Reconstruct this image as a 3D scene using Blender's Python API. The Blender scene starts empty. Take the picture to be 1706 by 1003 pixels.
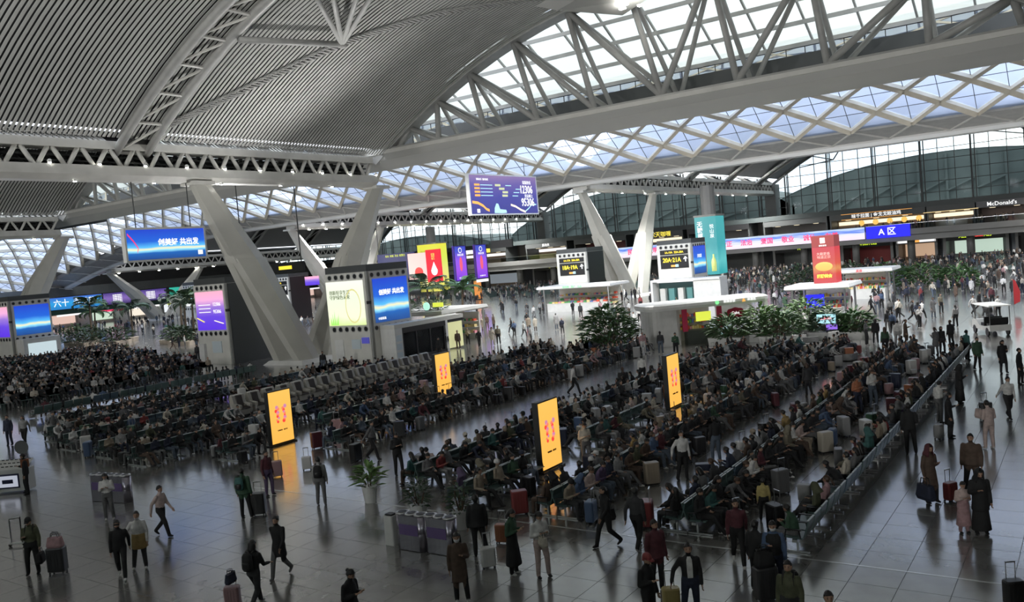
import bpy, math, random
from math import sin, cos, pi, radians, sqrt, atan2
from mathutils import Vector, Matrix
random.seed(7)
SC = bpy.context.scene
COL = SC.collection

# ------------------------------------------------------------------ camera, world, lights, exposure
H = 8.0
VAULT_FILL_W = 15000
UP_W, DOWN_W = 7000, 16000
yaw, pitch, roll = radians(34.8), radians(3.1), radians(5.0)
fw = Vector((-sin(yaw)*cos(pitch), cos(yaw)*cos(pitch), -sin(pitch)))
rt = Vector((cos(yaw), sin(yaw), 0)); up0 = rt.cross(fw)
CR = rt*cos(roll) - up0*sin(roll); CU = up0*cos(roll) + rt*sin(roll)
camd = bpy.data.cameras.new('camera'); cam = bpy.data.objects.new('camera', camd); COL.objects.link(cam)
camd.sensor_width = 36; camd.lens = 1420/1706*36; camd.clip_end = 2000; camd.clip_start = .1
M = Matrix((CR, CU, -fw)).transposed().to_4x4(); M.translation = Vector((0, 0, H)); cam.matrix_world = M
SC.camera = cam
SC.view_settings.view_transform = 'Standard'; SC.view_settings.look = 'None'
SC.view_settings.gamma = 1; SC.view_settings.use_curve_mapping = False
SC.view_settings.exposure = 0.62
SC.cycles.max_bounces = 5; SC.cycles.diffuse_bounces = 3; SC.cycles.glossy_bounces = 2
SC.cycles.transparent_max_bounces = 6; SC.cycles.transmission_bounces = 2
SC.cycles.caustics_reflective = False; SC.cycles.caustics_refractive = False
SC.cycles.sample_clamp_indirect = 4

world = bpy.data.worlds.new('overcast_sky'); SC.world = world; world.use_nodes = True
wn = world.node_tree; wn.nodes.clear()
wo = wn.nodes.new('ShaderNodeOutputWorld'); wb = wn.nodes.new('ShaderNodeBackground')
wr = wn.nodes.new('ShaderNodeValToRGB'); wnz = wn.nodes.new('ShaderNodeTexNoise'); wtc = wn.nodes.new('ShaderNodeTexCoord')
wnz.inputs['Scale'].default_value = 5; wnz.inputs['Detail'].default_value = 4
wr.color_ramp.elements[0].position = .35; wr.color_ramp.elements[0].color = (.66, .74, .90, 1)
wr.color_ramp.elements[1].position = .62; wr.color_ramp.elements[1].color = (.95, .97, 1, 1)
wn.links.new(wtc.outputs['Generated'], wnz.inputs['Vector']); wn.links.new(wnz.outputs['Fac'], wr.inputs['Fac'])
wn.links.new(wr.outputs['Color'], wb.inputs['Color']); wn.links.new(wb.outputs[0], wo.inputs[0])
wb.inputs['Strength'].default_value = WORLD_STRENGTH = 1.9

def area_portal(name, loc, sx, sy, rot=(0, 0, 0)):
    L = bpy.data.lights.new(name, 'AREA'); L.shape = 'RECTANGLE'; L.size = sx; L.size_y = sy
    L.cycles.is_portal = True
    o = bpy.data.objects.new(name, L); o.location = loc; o.rotation_euler = rot; COL.objects.link(o)
area_portal('skylight_portal', (-90, 85, 30), 320, 44)
area_portal('front_fill_portal', (-90, -26, 19), 320, 15, (pi/2, 0, 0))  # guides sky light through the added clerestory
area_portal('glass_wall_portal', (-90, 197, 18), 320, 20, (-pi/2, 0, 0))

def uplight(x, y0, y1, w, tilt=0, z=19.3):
    L = bpy.data.lights.new('truss_uplighter', 'AREA'); L.shape = 'RECTANGLE'; L.size = 1.0; L.size_y = y1-y0; L.energy = w; L.color = (1, .99, .96)
    o = bpy.data.objects.new('truss_uplighter', L); o.location = (x, (y0+y1)/2, z); o.rotation_euler = (pi, tilt, 0); COL.objects.link(o)
for ux in (1, -60, -121, -182):
    uplight(ux, 108, 190, UP_W*1.5)
def downlight(x, y, z, w, size=pi*.85, tilt=0):
    L = bpy.data.lights.new('hall_lamp_and_fill', 'SPOT'); L.energy = w; L.spot_size = size; L.spot_blend = .6; L.shadow_soft_size = 1.6; L.color = (1, .985, .95)
    o = bpy.data.objects.new('hall_lamp_and_fill', L); o.location = (x, y, z); o.rotation_euler = (tilt, 0, 0); COL.objects.link(o)
for dx in (-60, -121, 1):
    for dy in (112, 140, 172): downlight(dx+1.3, dy, 15.7, DOWN_W)
for dx in (-110, -90, -70, -50, -36, -22, -8): downlight(dx, 69, 17.0, DOWN_W*.55, tilt=.45)  # fill spots added below the girder to brighten the aisle floor
def fill_spot(x, y, z, tx, ty, tz, w, size=1.6):
    L = bpy.data.lights.new('vault_fill', 'SPOT'); L.energy = w; L.spot_size = size; L.spot_blend = .8; L.shadow_soft_size = .6; L.color = (1, .99, .97)
    o = bpy.data.objects.new('vault_fill', L); o.location = (x, y, z); COL.objects.link(o)
    o.rotation_euler = (Vector((tx, ty, tz))-Vector((x, y, z))).to_track_quat('-Z', 'Y').to_euler()
for fx in (-100, -72, -46, -20, 6): fill_spot(fx, -12, 9, fx-4, 24, 28, VAULT_FILL_W, 1.7)      # unseen fill spots added behind the camera to light the vault
for fx in (-112, -70, -52): fill_spot(fx, 53, 8.6, fx+6, 34, 27, VAULT_FILL_W*.45, 2.0)      # fill spots added above the sign tower roofs to light the vault
# ------------------------------------------------------------------ materials
MATS = {}
def mat(name, col=(.5, .5, .5), rough=.6, metal=0, emit=0, ecol=None, spec=None, alpha=None):
    if name in MATS: return MATS[name]
    m = bpy.data.materials.new(name); m.use_nodes = True
    b = m.node_tree.nodes['Principled BSDF']
    b.inputs['Base Color'].default_value = (*col, 1); b.inputs['Roughness'].default_value = rough
    b.inputs['Metallic'].default_value = metal
    if spec is not None: b.inputs['Specular IOR Level'].default_value = spec
    if emit:
        b.inputs['Emission Color'].default_value = (*(ecol or col), 1); b.inputs['Emission Strength'].default_value = emit
    m.diffuse_color = (*col, 1)
    MATS[name] = m; return m
def noisy(name, c0, c1, scale=3, rough=.6, r2=None, metal=0, bump=0, detail=3, stretch=None, coord='Object'):
    """two-tone procedural material"""
    if name in MATS: return MATS[name]
    m = mat(name, c0, rough, metal); nt = m.node_tree; b = nt.nodes['Principled BSDF']
    tc = nt.nodes.new('ShaderNodeTexCoord'); n = nt.nodes.new('ShaderNodeTexNoise'); r = nt.nodes.new('ShaderNodeValToRGB')
    n.inputs['Scale'].default_value = scale; n.inputs['Detail'].default_value = detail
    r.color_ramp.elements[0].position = .35; r.color_ramp.elements[1].position = .65
    r.color_ramp.elements[0].color = (*c0, 1); r.color_ramp.elements[1].color = (*c1, 1)
    src = tc.outputs[coord]
    if stretch:
        mp = nt.nodes.new('ShaderNodeMapping'); mp.inputs['Scale'].default_value = stretch
        nt.links.new(src, mp.inputs['Vector']); src = mp.outputs[0]
    nt.links.new(src, n.inputs['Vector']); nt.links.new(n.outputs['Fac'], r.inputs['Fac'])
    nt.links.new(r.outputs['Color'], b.inputs['Base Color'])
    if bump:
        bp = nt.nodes.new('ShaderNodeBump'); bp.inputs['Strength'].default_value = bump
        nt.links.new(n.outputs['Fac'], bp.inputs['Height']); nt.links.new(bp.outputs[0], b.inputs['Normal'])
    return m
def glass(name, tint=(.8, .9, 1), milk=.0, milkcol=(.9, .93, .9), refl=.12):
    m = bpy.data.materials.new(name); m.use_nodes = True; nt = m.node_tree; nt.nodes.clear()
    o = nt.nodes.new('ShaderNodeOutputMaterial'); t = nt.nodes.new('ShaderNodeBsdfTransparent'); t.inputs[0].default_value = (*tint, 1)
    g = nt.nodes.new('ShaderNodeBsdfGlossy'); g.inputs['Roughness'].default_value = .05; g.inputs[0].default_value = (.8, .85, .9, 1)
    mx = nt.nodes.new('ShaderNodeMixShader'); lw = nt.nodes.new('ShaderNodeLayerWeight'); lw.inputs[0].default_value = refl
    nt.links.new(lw.outputs['Fresnel'], mx.inputs[0]); nt.links.new(t.outputs[0], mx.inputs[1]); nt.links.new(g.outputs[0], mx.inputs[2])
    out = mx.outputs[0]
    if milk:
        tl = nt.nodes.new('ShaderNodeBsdfTranslucent'); tl.inputs[0].default_value = (*milkcol, 1)
        m2 = nt.nodes.new('ShaderNodeMixShader'); m2.inputs[0].default_value = milk
        nt.links.new(out, m2.inputs[1]); nt.links.new(tl.outputs[0], m2.inputs[2]); out = m2.outputs[0]
    nt.links.new(out, o.inputs[0]); MATS[name] = m; return m
STEEL = noisy('painted_steel', (.40, .40, .39), (.46, .46, .44), 1.5, .45)
STEELW = noisy('white_steel', (.62, .61, .57), (.70, .69, .65), .8, .4)
GIRD = noisy('girder_cladding', (.40, .40, .385), (.45, .45, .43), .4, .5, stretch=(.2, 1, 1))
CREAM = noisy('cream_fin', (.60, .54, .42), (.68, .62, .50), 1, .5)
COLM = noisy('column_paint', (.56, .55, .50), (.63, .62, .57), .35, .42)
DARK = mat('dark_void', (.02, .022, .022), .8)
DGREY = mat('dark_grey_metal', (.06, .065, .065), .5)
SLAT = noisy('ceiling_slat', (.50, .50, .48), (.56, .56, .54), .6, .85)
SLAT.node_tree.nodes['Principled BSDF'].inputs['Specular IOR Level'].default_value = .15
PANE = glass('clear_pane', (.72, .82, 1.0), .55, (.66, .77, 1))
MILK = glass('frosted_pane', (.62, .65, .60), .85, (.43, .455, .41))
WALLG = glass('tinted_wall_glass', (.62, .69, .66), 0, refl=.08)
WHITE = noisy('white_enamel', (.70, .70, .68), (.76, .76, .74), 2, .35)
BLACK = mat('black_enamel', (.012, .012, .013), .4)
LAMP = mat('lamp_glow', (1, 1, .95), .3, emit=28, ecol=(1, .98, .92))
CHROME = mat('brushed_steel', (.55, .55, .56), .28, 1)

# ------------------------------------------------------------------ mesh building
class MB:
    def __init__(s): s.v = []; s.f = []; s.m = []; s.k = 0
    def quad(s, a, b, c, d, k=None):
        n = len(s.v); s.v += [tuple(a), tuple(b), tuple(c), tuple(d)]; s.f.append((n, n+1, n+2, n+3)); s.m.append(s.k if k is None else k); return s
    def poly(s, pts, k=None):
        n = len(s.v); s.v += [tuple(p) for p in pts]; s.f.append(tuple(range(n, n+len(pts)))); s.m.append(s.k if k is None else k); return s
    def hexa(s, p, k=None):
        n = len(s.v); s.v += [tuple(q) for q in p]; k = s.k if k is None else k
        for f in ((0, 3, 2, 1), (4, 5, 6, 7), (0, 1, 5, 4), (1, 2, 6, 5), (2, 3, 7, 6), (3, 0, 4, 7)): s.f.append(tuple(n+i for i in f)); s.m.append(k)
        return s
    def box(s, x0, x1, y0, y1, z0, z1, k=None):
        return s.hexa([(x0, y0, z0), (x1, y0, z0), (x1, y1, z0), (x0, y1, z0), (x0, y0, z1), (x1, y0, z1), (x1, y1, z1), (x0, y1, z1)], k)
    def cbox(s, c, d, k=None):
        return s.box(c[0]-d[0]/2, c[0]+d[0]/2, c[1]-d[1]/2, c[1]+d[1]/2, c[2]-d[2]/2, c[2]+d[2]/2, k)
    def bar(s, a, b, w, h, up=(0, 0, 1), k=None):
        a = Vector(a); b = Vector(b); d = (b-a).normalized(); u = Vector(up); x = d.cross(u)
        if x.length < 1e-4: x = d.cross(Vector((1, 0, 0)))
        x.normalize(); y = x.cross(d); x *= w/2; y *= h/2
        return s.hexa([a-x-y, a+x-y, b+x-y, b-x-y, a-x+y, a+x+y, b+x+y, b-x+y], k)
    def loft(s, rings, k=None, cap=True):
        k = s.k if k is None else k; n = len(s.v); m = len(rings[0])
        for r in rings: s.v += [tuple(p) for p in r]
        for i in range(len(rings)-1):
            for j in range(m):
                j2 = (j+1) % m; s.f.append((n+i*m+j, n+i*m+j2, n+(i+1)*m+j2, n+(i+1)*m+j)); s.m.append(k)
        if cap:
            s.f.append(tuple(n+j for j in reversed(range(m)))); s.f.append(tuple(n+(len(rings)-1)*m+j for j in range(m))); s.m += [k, k]
        return s
    def tube(s, a, b, r, r2=None, n=8, k=None, cap=True):
        a = Vector(a); b = Vector(b); d = (b-a); 
        if d.length < 1e-6: return s
        d.normalize(); x = d.orthogonal().normalized(); y = d.cross(x); r2 = r if r2 is None else r2
        return s.loft([[a+(x*cos(t)+y*sin(t))*r for t in [2*pi*i/n for i in range(n)]], [b+(x*cos(t)+y*sin(t))*r2 for t in [2*pi*i/n for i in range(n)]]], k, cap)
    def lathe(s, c, prof, n=12, k=None):
        return s.loft([[(c[0]+r*cos(2*pi*i/n), c[1]+r*sin(2*pi*i/n), c[2]+z) for i in range(n)] for r, z in prof], k)
    def ball(s, c, r, n=8, m=6, k=None):
        rx, ry, rz = (r, r, r) if not hasattr(r, '__len__') else r
        return s.loft([[(c[0]+rx*max(.02, sin(pi*j/m))*cos(2*pi*i/n), c[1]+ry*max(.02, sin(pi*j/m))*sin(2*pi*i/n), c[2]-rz*cos(pi*j/m)) for i in range(n)] for j in range(m+1)], k)
    def mesh(s, name, mats, smooth=False):
        me = bpy.data.meshes.new(name); me.from_pydata(s.v, [], s.f)
        for m in (mats if isinstance(mats, (list, tuple)) else [mats]): me.materials.append(m)
        if any(s.m): me.polygons.foreach_set('material_index', s.m)
        if smooth: me.polygons.foreach_set('use_smooth', [True]*len(s.f))
        me.update(); return me
    def build(s, name, mats, parent=None, smooth=False):
        o = bpy.data.objects.new(name, s.mesh(name, mats, smooth)); COL.objects.link(o)
        if parent is not None: o.parent = parent
        return o
def tag(o, label=None, cat=None, group=None, kind=None):
    if label: o['label'] = label
    if cat: o['category'] = cat
    if group: o['group'] = group
    if kind: o['kind'] = kind
    return o
def empty(name, loc=(0, 0, 0), rz=0, label=None, cat=None, group=None, kind=None):
    o = bpy.data.objects.new(name, None); COL.objects.link(o); o.location = loc; o.rotation_euler = (0, 0, rz)
    o.empty_display_size = .2
    return tag(o, label, cat, group, kind)
def part(name, me, parent, loc=None, rot=None):
    o = bpy.data.objects.new(name, me); COL.objects.link(o); o.parent = parent
    if loc is not None: o.location = loc
    if rot is not None: o.rotation_euler = rot
    return o
def stuff(o): o['kind'] = 'stuff'; return o
def copy_tree(o, parent=None):
    c = o.copy(); COL.objects.link(c)
    if parent is not None: c.parent = parent
    for ch in o.children: copy_tree(ch, c)
    return c

# ------------------------------------------------------------------ roof shape
def A(x):                       # vault height above bay between two truss lines
    u = (x+29.5+61*50) % 61
    if u > 30.5: u -= 61
    return 28.9 - .0113*u*u + drop(x)
def drop(x):
    return 0 if x > -130 else -.0016*(x+130)**2 if x > -200 else -7.84 - .22*(-200-x)
TX = [1, -60, -121, -182]        # truss lines
XL, XR, YB, YF = -243, 62, -22, 193
XR2 = 31
# ------------------------------------------------------------------ floor
def floor_mat(name, tone=0):
    m = noisy(name, (.165+tone, .162+tone, .155+tone), (.21+tone, .206+tone, .195+tone), 1.2, .2, coord='Object')
    nt = m.node_tree; b = nt.nodes['Principled BSDF']; n = nt.nodes.new('ShaderNodeTexNoise'); n.inputs['Scale'].default_value = .9
    mr = nt.nodes.new('ShaderNodeMapRange'); mr.inputs['To Min'].default_value = .13; mr.inputs['To Max'].default_value = .26
    tc = nt.nodes['Texture Coordinate']; nt.links.new(tc.outputs['Object'], n.inputs['Vector'])
    nt.links.new(n.outputs['Fac'], mr.inputs['Value']); nt.links.new(mr.outputs[0], b.inputs['Roughness'])
    b.inputs['Specular IOR Level'].default_value = .8; b.inputs['Coat Weight'].default_value = 1; b.inputs['Coat IOR'].default_value = 1.6; b.inputs['Coat Roughness'].default_value = .17
    return m
FL = floor_mat('polished_granite')
GROUT = mat('joint_grey', (.15, .148, .14), .35)
T = 1.05; tx0, ty0 = -5.0, 20.5
floor = empty('floor', (0, 0, 0), label='grey polished granite floor of the station hall', cat='floor', kind='structure')
MB().box(XL, XR2, YB, YF, -.30, -.012).build('floor_base', GROUT, floor)
def tile_mesh():
    g = .004; h = T/2-g
    return MB().hexa([(-h, -h, -.012), (h, -h, -.012), (h, h, -.012), (-h, h, -.012), (-h+.003, -h+.003, 0), (h-.003, -h+.003, 0), (h-.003, h-.003, 0), (-h+.003, h-.003, 0)]).mesh('tile', FL)
TM = tile_mesh(); near_tiles = set()
cand = []
for i in range(-34, 8):
    for j in range(-14, 20):
        cx = tx0+(i+.5)*T; cy = ty0+(j+.5)*T; v = Vector((cx, cy, -H)); z = v.dot(fw)
        if z < 3: continue
        px = 853+1420*v.dot(CR)/z; py = 501.5-1420*v.dot(CU)/z
        if -40 < px < 1746 and py < 1040 and -22 < cx: cand.append((z, i, j))
cand.sort()
for z, i, j in cand[:290]:
    near_tiles.add((i, j)); part('tile', TM, floor, (tx0+(i+.5)*T, ty0+(j+.5)*T, 0))
mb = MB()
I0, I1, J0, J1 = -62, 12, -20, 44
for i in range(I0, I1):
    for j in range(J0, J1):
        if (i, j) in near_tiles: continue
        x0, x1, y0, y1 = tx0+i*T+.004, tx0+(i+1)*T-.004, ty0+j*T+.004, ty0+(j+1)*T-.004
        mb.quad((x0, y0, 0), (x1, y0, 0), (x1, y1, 0), (x0, y1, 0))
fx0, fx1, fy0, fy1 = tx0+I0*T, tx0+I1*T, ty0+J0*T, ty0+J1*T
big = 4*T
def field(x0, x1, y0, y1):
    nx = max(1, round((x1-x0)/big)); ny = max(1, round((y1-y0)/big))
    for i in range(nx):
        for j in range(ny):
            a, b = x0+(x1-x0)*i/nx, x0+(x1-x0)*(i+1)/nx; c, d = y0+(y1-y0)*j/ny, y0+(y1-y0)*(j+1)/ny
            mb.quad((a+.006, c+.006, 0), (b-.006, c+.006, 0), (b-.006, d-.006, 0), (a+.006, d-.006, 0))
field(XL, fx0, YB, YF); field(fx1, XR2, YB, YF); field(fx0, fx1, fy1, YF); field(fx0, fx1, YB, fy0)
stuff(mb.build('tile_field', FL, floor))
mb = MB()
for yy in (20.5,): mb.box(-27, 8, yy-.03, yy+.03, 0, .006)
for yy in (66.5, 104): mb.box(-120, 8, yy-.05, yy+.05, 0, .006)
tag(mb.build('trim_1', mat('steel_inlay', (.75, .75, .75), .25, .6)), 'thin bright metal strip let into the granite floor', 'trim', kind='structure')

# ------------------------------------------------------------------ slat vaults
ROOFW = mat('roof_sheet_white', (.8, .8, .8), .6)
def vault(name, x0, x1, y0, y1, pitch, slats, label, nx=22):
    e = empty(name, ((x0+x1)/2, (y0+y1)/2, 0), label=label, cat='ceiling', kind='structure'); ox, oy = (x0+x1)/2, (y0+y1)/2
    xs = [x0+(x1-x0)*i/nx for i in range(nx+1)]
    mb = MB()
    for i in range(nx):
        a, b = xs[i], xs[i+1]; za, zb = A(a+(.01 if i == 0 else 0)), A(b-(.01 if i == nx-1 else 0))
        mb.quad((a-ox, y0-oy, za+.6), (a-ox, y1-oy, za+.6), (b-ox, y1-oy, zb+.6), (b-ox, y0-oy, zb+.6))
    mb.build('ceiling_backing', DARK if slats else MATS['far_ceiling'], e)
    MB().loft([[(a-ox, y0-oy, A(min(max(a, x0+.01), x1-.01))+.8), (a-ox, y1-oy, A(min(max(a, x0+.01), x1-.01))+.8), (a-ox, y1-oy, A(min(max(a, x0+.01), x1-.01))+.9), (a-ox, y0-oy, A(min(max(a, x0+.01), x1-.01))+.9)] for a in xs]).build('roof_sheet', ROOFW, e)
    if slats:
        mb = MB(); y = y0+pitch/2
        zs = [A(x+(.01 if i == 0 else -.01 if i == nx else 0)) for i, x in enumerate(xs)]
        while y < y1:
            w = pitch*.29
            n = len(mb.v)
            for i, x in enumerate(xs):
                mb.v += [(x-ox, y-w-oy, zs[i]), (x-ox, y+w-oy, zs[i]), (x-ox, y+w-oy, zs[i]+.04), (x-ox, y-w-oy, zs[i]+.04)]
            for i in range(nx):
                p = n+4*i; q = p+4
                mb.f += [(p, q, q+1, p+1), (p+1, q+1, q+2, p+2), (p+3, p, q, q+3)][:3]; mb.m += [0, 0, 0]
            y += pitch
        stuff(mb.build('ceiling_slats', SLAT, e))
    return e
fc = bpy.data.materials.new('far_ceiling'); fc.use_nodes = True; nt = fc.node_tree; b = nt.nodes['Principled BSDF']
b.inputs['Roughness'].default_value = .5
tc = nt.nodes.new('ShaderNodeTexCoord'); wv = nt.nodes.new('ShaderNodeTexWave'); wv.bands_direction = 'Y'; wv.inputs['Scale'].default_value = .8
rp = nt.nodes.new('ShaderNodeValToRGB'); rp.color_ramp.elements[0].color = (.22, .225, .23, 1); rp.color_ramp.elements[1].color = (.34, .345, .35, 1)
nt.links.new(tc.outputs['Object'], wv.inputs['Vector']); nt.links.new(wv.outputs['Fac'], rp.inputs['Fac']); nt.links.new(rp.outputs[0], b.inputs['Base Color'])
MATS['far_ceiling'] = fc
bays = [(-60, 1), (-121, -60), (-182, -121), (-243, -182)]
side = ['over the seating', 'beyond the first truss on the left', 'beyond the second truss on the left', 'at the far left end']
for k, (x0, x1) in enumerate(bays):
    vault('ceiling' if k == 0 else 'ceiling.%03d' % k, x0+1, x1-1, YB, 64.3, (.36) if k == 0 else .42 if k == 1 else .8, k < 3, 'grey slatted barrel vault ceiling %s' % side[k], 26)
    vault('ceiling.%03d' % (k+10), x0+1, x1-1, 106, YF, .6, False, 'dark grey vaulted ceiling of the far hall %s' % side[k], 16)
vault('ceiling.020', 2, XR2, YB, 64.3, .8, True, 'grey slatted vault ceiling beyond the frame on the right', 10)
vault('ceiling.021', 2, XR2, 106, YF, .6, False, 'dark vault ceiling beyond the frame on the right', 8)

# ------------------------------------------------------------------ ribs on the vaults (double chord with lattice)
def rib(x0, x1, y, name='roof_rib', label='', small=False, n=22):
    e = empty(name, (x0, y, 0), label=label, cat='roof rib', kind='structure')
    w = 1.25; off = -.25
    P = lambda x, dy: (x-x0, dy, A(min(max(x, x0+.01), x1-.01))+off)
    xs = [x0+(x1-x0)*i/n for i in range(n+1)]
    r = .34
    for sgn in (-1, 1):
        rings = [[(P(x, sgn*w)[0]+r*0, sgn*w+r*cos(t), P(x, 0)[2]+r*sin(t)) for t in [pi/4*i for i in range(8)]] for x in xs]
        MB().loft(rings).build('chord', STEEL, e, True)
    if small: 
        mb = MB()
        for i in range(n): mb.bar(P(xs[i], -w), P(xs[i+1], w), .18, .18)
        stuff(mb.build('lattice', STEEL, e)); 
    else:
        for i in range(n+1):
            MB().tube(P(xs[i], -w), P(xs[i], w), .13, n=6).build('cross_strut', STEELW, e)
            if i < n and (i < 9 or i > n-9):
                MB().tube(P(xs[i], -w), P(xs[i+1], w), .10, n=6).build('diagonal_strut', STEELW, e)
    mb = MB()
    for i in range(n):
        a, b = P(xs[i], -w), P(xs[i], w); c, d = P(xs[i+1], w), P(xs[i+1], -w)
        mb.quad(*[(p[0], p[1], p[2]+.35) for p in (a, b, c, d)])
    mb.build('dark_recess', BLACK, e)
    return e
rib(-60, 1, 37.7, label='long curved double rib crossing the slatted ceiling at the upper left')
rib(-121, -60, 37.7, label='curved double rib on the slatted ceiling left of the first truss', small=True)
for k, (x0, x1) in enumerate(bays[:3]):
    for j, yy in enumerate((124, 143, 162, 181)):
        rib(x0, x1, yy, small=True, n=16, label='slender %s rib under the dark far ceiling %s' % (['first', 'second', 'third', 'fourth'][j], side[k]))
# diagonal service rail on the vault and the strut hub hanging on it
def onvault(px, py, off=-.35):
    d = (fw*1420+CR*(px-853)-CU*(py-501.5)).normalized(); t = 20.0; o = Vector((0, 0, H))
    while t < 120:
        q = o+d*t
        if q.z > A(q.x)+off: return q
        t += .05
    return q
mb = MB(); path = [onvault(px, py, -.2) for px, py in ((268, 216), (330, 187), (400, 154), (480, 116), (570, 74), (650, 47), (740, 22), (830, 8), (920, -2))]
for i in range(8):
    for k in range(6):
        a, b = path[i].lerp(path[i+1], k/6), path[i].lerp(path[i+1], (k+1)/6); a.z = A(a.x)-.12; b.z = A(b.x)-.12
        for dy in (-.35, .35): mb.bar(a+Vector((0, dy, 0)), b+Vector((0, dy, 0)), .14, .12)
        mb.bar(a+Vector((0, -.5, -.05)), a+Vector((0, .5, -.05)), .18, .06); m_ = a.lerp(b, .5); mb.bar(m_+Vector((0, -.5, -.05)), m_+Vector((0, .5, -.05)), .18, .06)
tag(mb.build('service_rail', STEEL), 'thin double service rail running diagonally over the slatted ceiling', 'rail', kind='structure')
hub = onvault(570, 74, -.9)
ss = empty('strut_star', hub, label='white strut hub hanging under the slatted ceiling at the top', cat='strut', kind='structure')
for k, (px, py) in enumerate([(398, 66), (508, -40), (545, -60), (612, -60), (652, -60)]):
    q = onvault(px, py, -.6 if k else -.7); MB().tube((0, 0, 0), q-hub, .24 if k == 0 else .19, n=8).build('strut', STEEL, ss, True)
MB().ball((0, 0, 0), .35).build('hub', STEEL, ss, True)

# ------------------------------------------------------------------ longitudinal trusses
def truss(x, y0, y1, label, posts=True, detail=True):
    dz = drop(x)
    e = empty('roof_truss', (x, y0, dz), label=label, cat='roof truss', kind='structure'); L = y1-y0
    MB().box(-1.1, .45, 0, L, 18.3, 18.9).build('upper_chord', STEELW, e)
    c = MB(); c.loft([[(-1.5, y, 16.25), (-.9, y, 16.0), (.3, y, 16.0), (.9, y, 16.35), (.75, y, 17.05), (-1.4, y, 17.05)] for y in (0, L)])
    c.build('lower_chord', STEELW, e)
    n = round(L/2.13); p = L/n
    web = MB()
    for i in range(n):
        for a, b in (((.25, i*p+.15, 18.32), (.25, i*p+p*.5-.1, 17.0)), ((.25, i*p+p-.15, 18.32), (.25, i*p+p*.5+.1, 17.0))):
            if detail: MB().tube(a, b, .17, n=7).build('web_member', STEELW, e, True)
            else: web.tube(a, b, .17, n=5)
    if not detail: stuff(web.build('web_members', STEELW, e))
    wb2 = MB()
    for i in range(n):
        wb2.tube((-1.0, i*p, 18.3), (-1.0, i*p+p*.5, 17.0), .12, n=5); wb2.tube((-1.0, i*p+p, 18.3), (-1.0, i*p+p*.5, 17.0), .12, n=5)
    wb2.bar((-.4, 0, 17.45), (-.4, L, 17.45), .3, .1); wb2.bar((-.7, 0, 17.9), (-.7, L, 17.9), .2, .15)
    stuff(wb2.build('rear_web', DGREY, e)); MB().box(-1.45, -1.4, 0, L, 17.05, 18.3).build('shade_sheet', DARK, e)  # dark sheet added to stand in for shade inside the truss
    return e
truss(-60, YB, 63.5, 'large white roof truss running across the upper left above the first V column')
truss(-60, 106, YF-2, 'white roof truss running back from the second V column to the glass wall')
truss(-121, YB, 63.5, 'second white roof truss further left behind the slatted vault', detail=False)
truss(-121, 106, YF-2, 'roof truss in the middle distance ending at the gabled glass wall', detail=False)
truss(-182, YB, 63.5, 'third roof truss at the far left over the front hall', detail=False)
truss(-182, 106, YF-2, 'low roof truss at the far left behind the palms', detail=False)
truss(1, 106, YF-2, 'roof truss beyond the right edge of the view', detail=False)
truss(1, YB, 63.5, 'roof truss overhead beyond the right edge', detail=False)

# ------------------------------------------------------------------ V columns
def leg_ring(c, wx, wy, ridge):
    x, y, z = c
    return [(x-wx, y, z), (x-wx*.45, y-wy, z), (x+wx*.45, y-wy*1.0, z), (x+wx, y, z), (x+wx*.45, y+wy, z), (x-wx*.45, y+wy, z)]
def vcolumn(x, y, y_top0, y_top1, label, base=True):
    dz = drop(x)
    e = empty('v_column', (x, y, 0), label=label, cat='column', kind='structure')
    for sgn, yt in ((-1, y_top0-y), (1, y_top1-y)):
        top = Vector((0, yt, 16.1+dz)); mid = Vector((0, yt*.60, 9.3+dz*.5))
        # upper shaft
        def P(t): return top.lerp(mid, t)
        mb = MB()
        mb.loft([leg_ring(P(t), .62+.85*t, .8+.75*t, 0) for t in (0, .5, 1)])
        mb.build('upper_shaft', COLM, e)
        for s2 in (-1, 1):
            foot = Vector((s2*1.35, sgn*1.5, 0)); m0 = mid+Vector((s2*.45, 0, 0))
            mb = MB()
            mb.loft([leg_ring(m0.lerp(foot, t), .98-.1*t, 1.45-.25*t, 0) for t in (-.04, .4, 1)])
            mb.build('lower_leg', COLM, e)
        # cradle at the top
        MB().box(-1.0, .85, yt-1.0, yt+1.0, 15.8+dz, 16.1+dz).build('capital', STEELW, e)
    MB().loft([[(-2.6, -3.4, 0), (2.6, -3.4, 0), (2.6, 3.4, 0), (-2.6, 3.4, 0)], [(-2.2, -3, .35), (2.2, -3, .35), (2.2, 3, .35), (-2.2, 3, .35)]]).build('plinth', WHITE, e)
    return e
vcolumn(-60, 53.3, 43.3, 64.2, 'great white V-shaped column standing between the two nearest sign towers')
vcolumn(-60, 118.5, 105.8, 129.5, 'white V-shaped column in the middle distance between the numbered gate towers')
vcolumn(-121, 53.3, 43.3, 64.2, 'white V-shaped column cut by the left edge, behind the purple screen')
vcolumn(-121, 118.5, 105.8, 129.5, 'white V-shaped column seen through the first V column')
vcolumn(-182, 118.5, 105.8, 129.5, 'distant white V-shaped column behind the palms')

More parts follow.
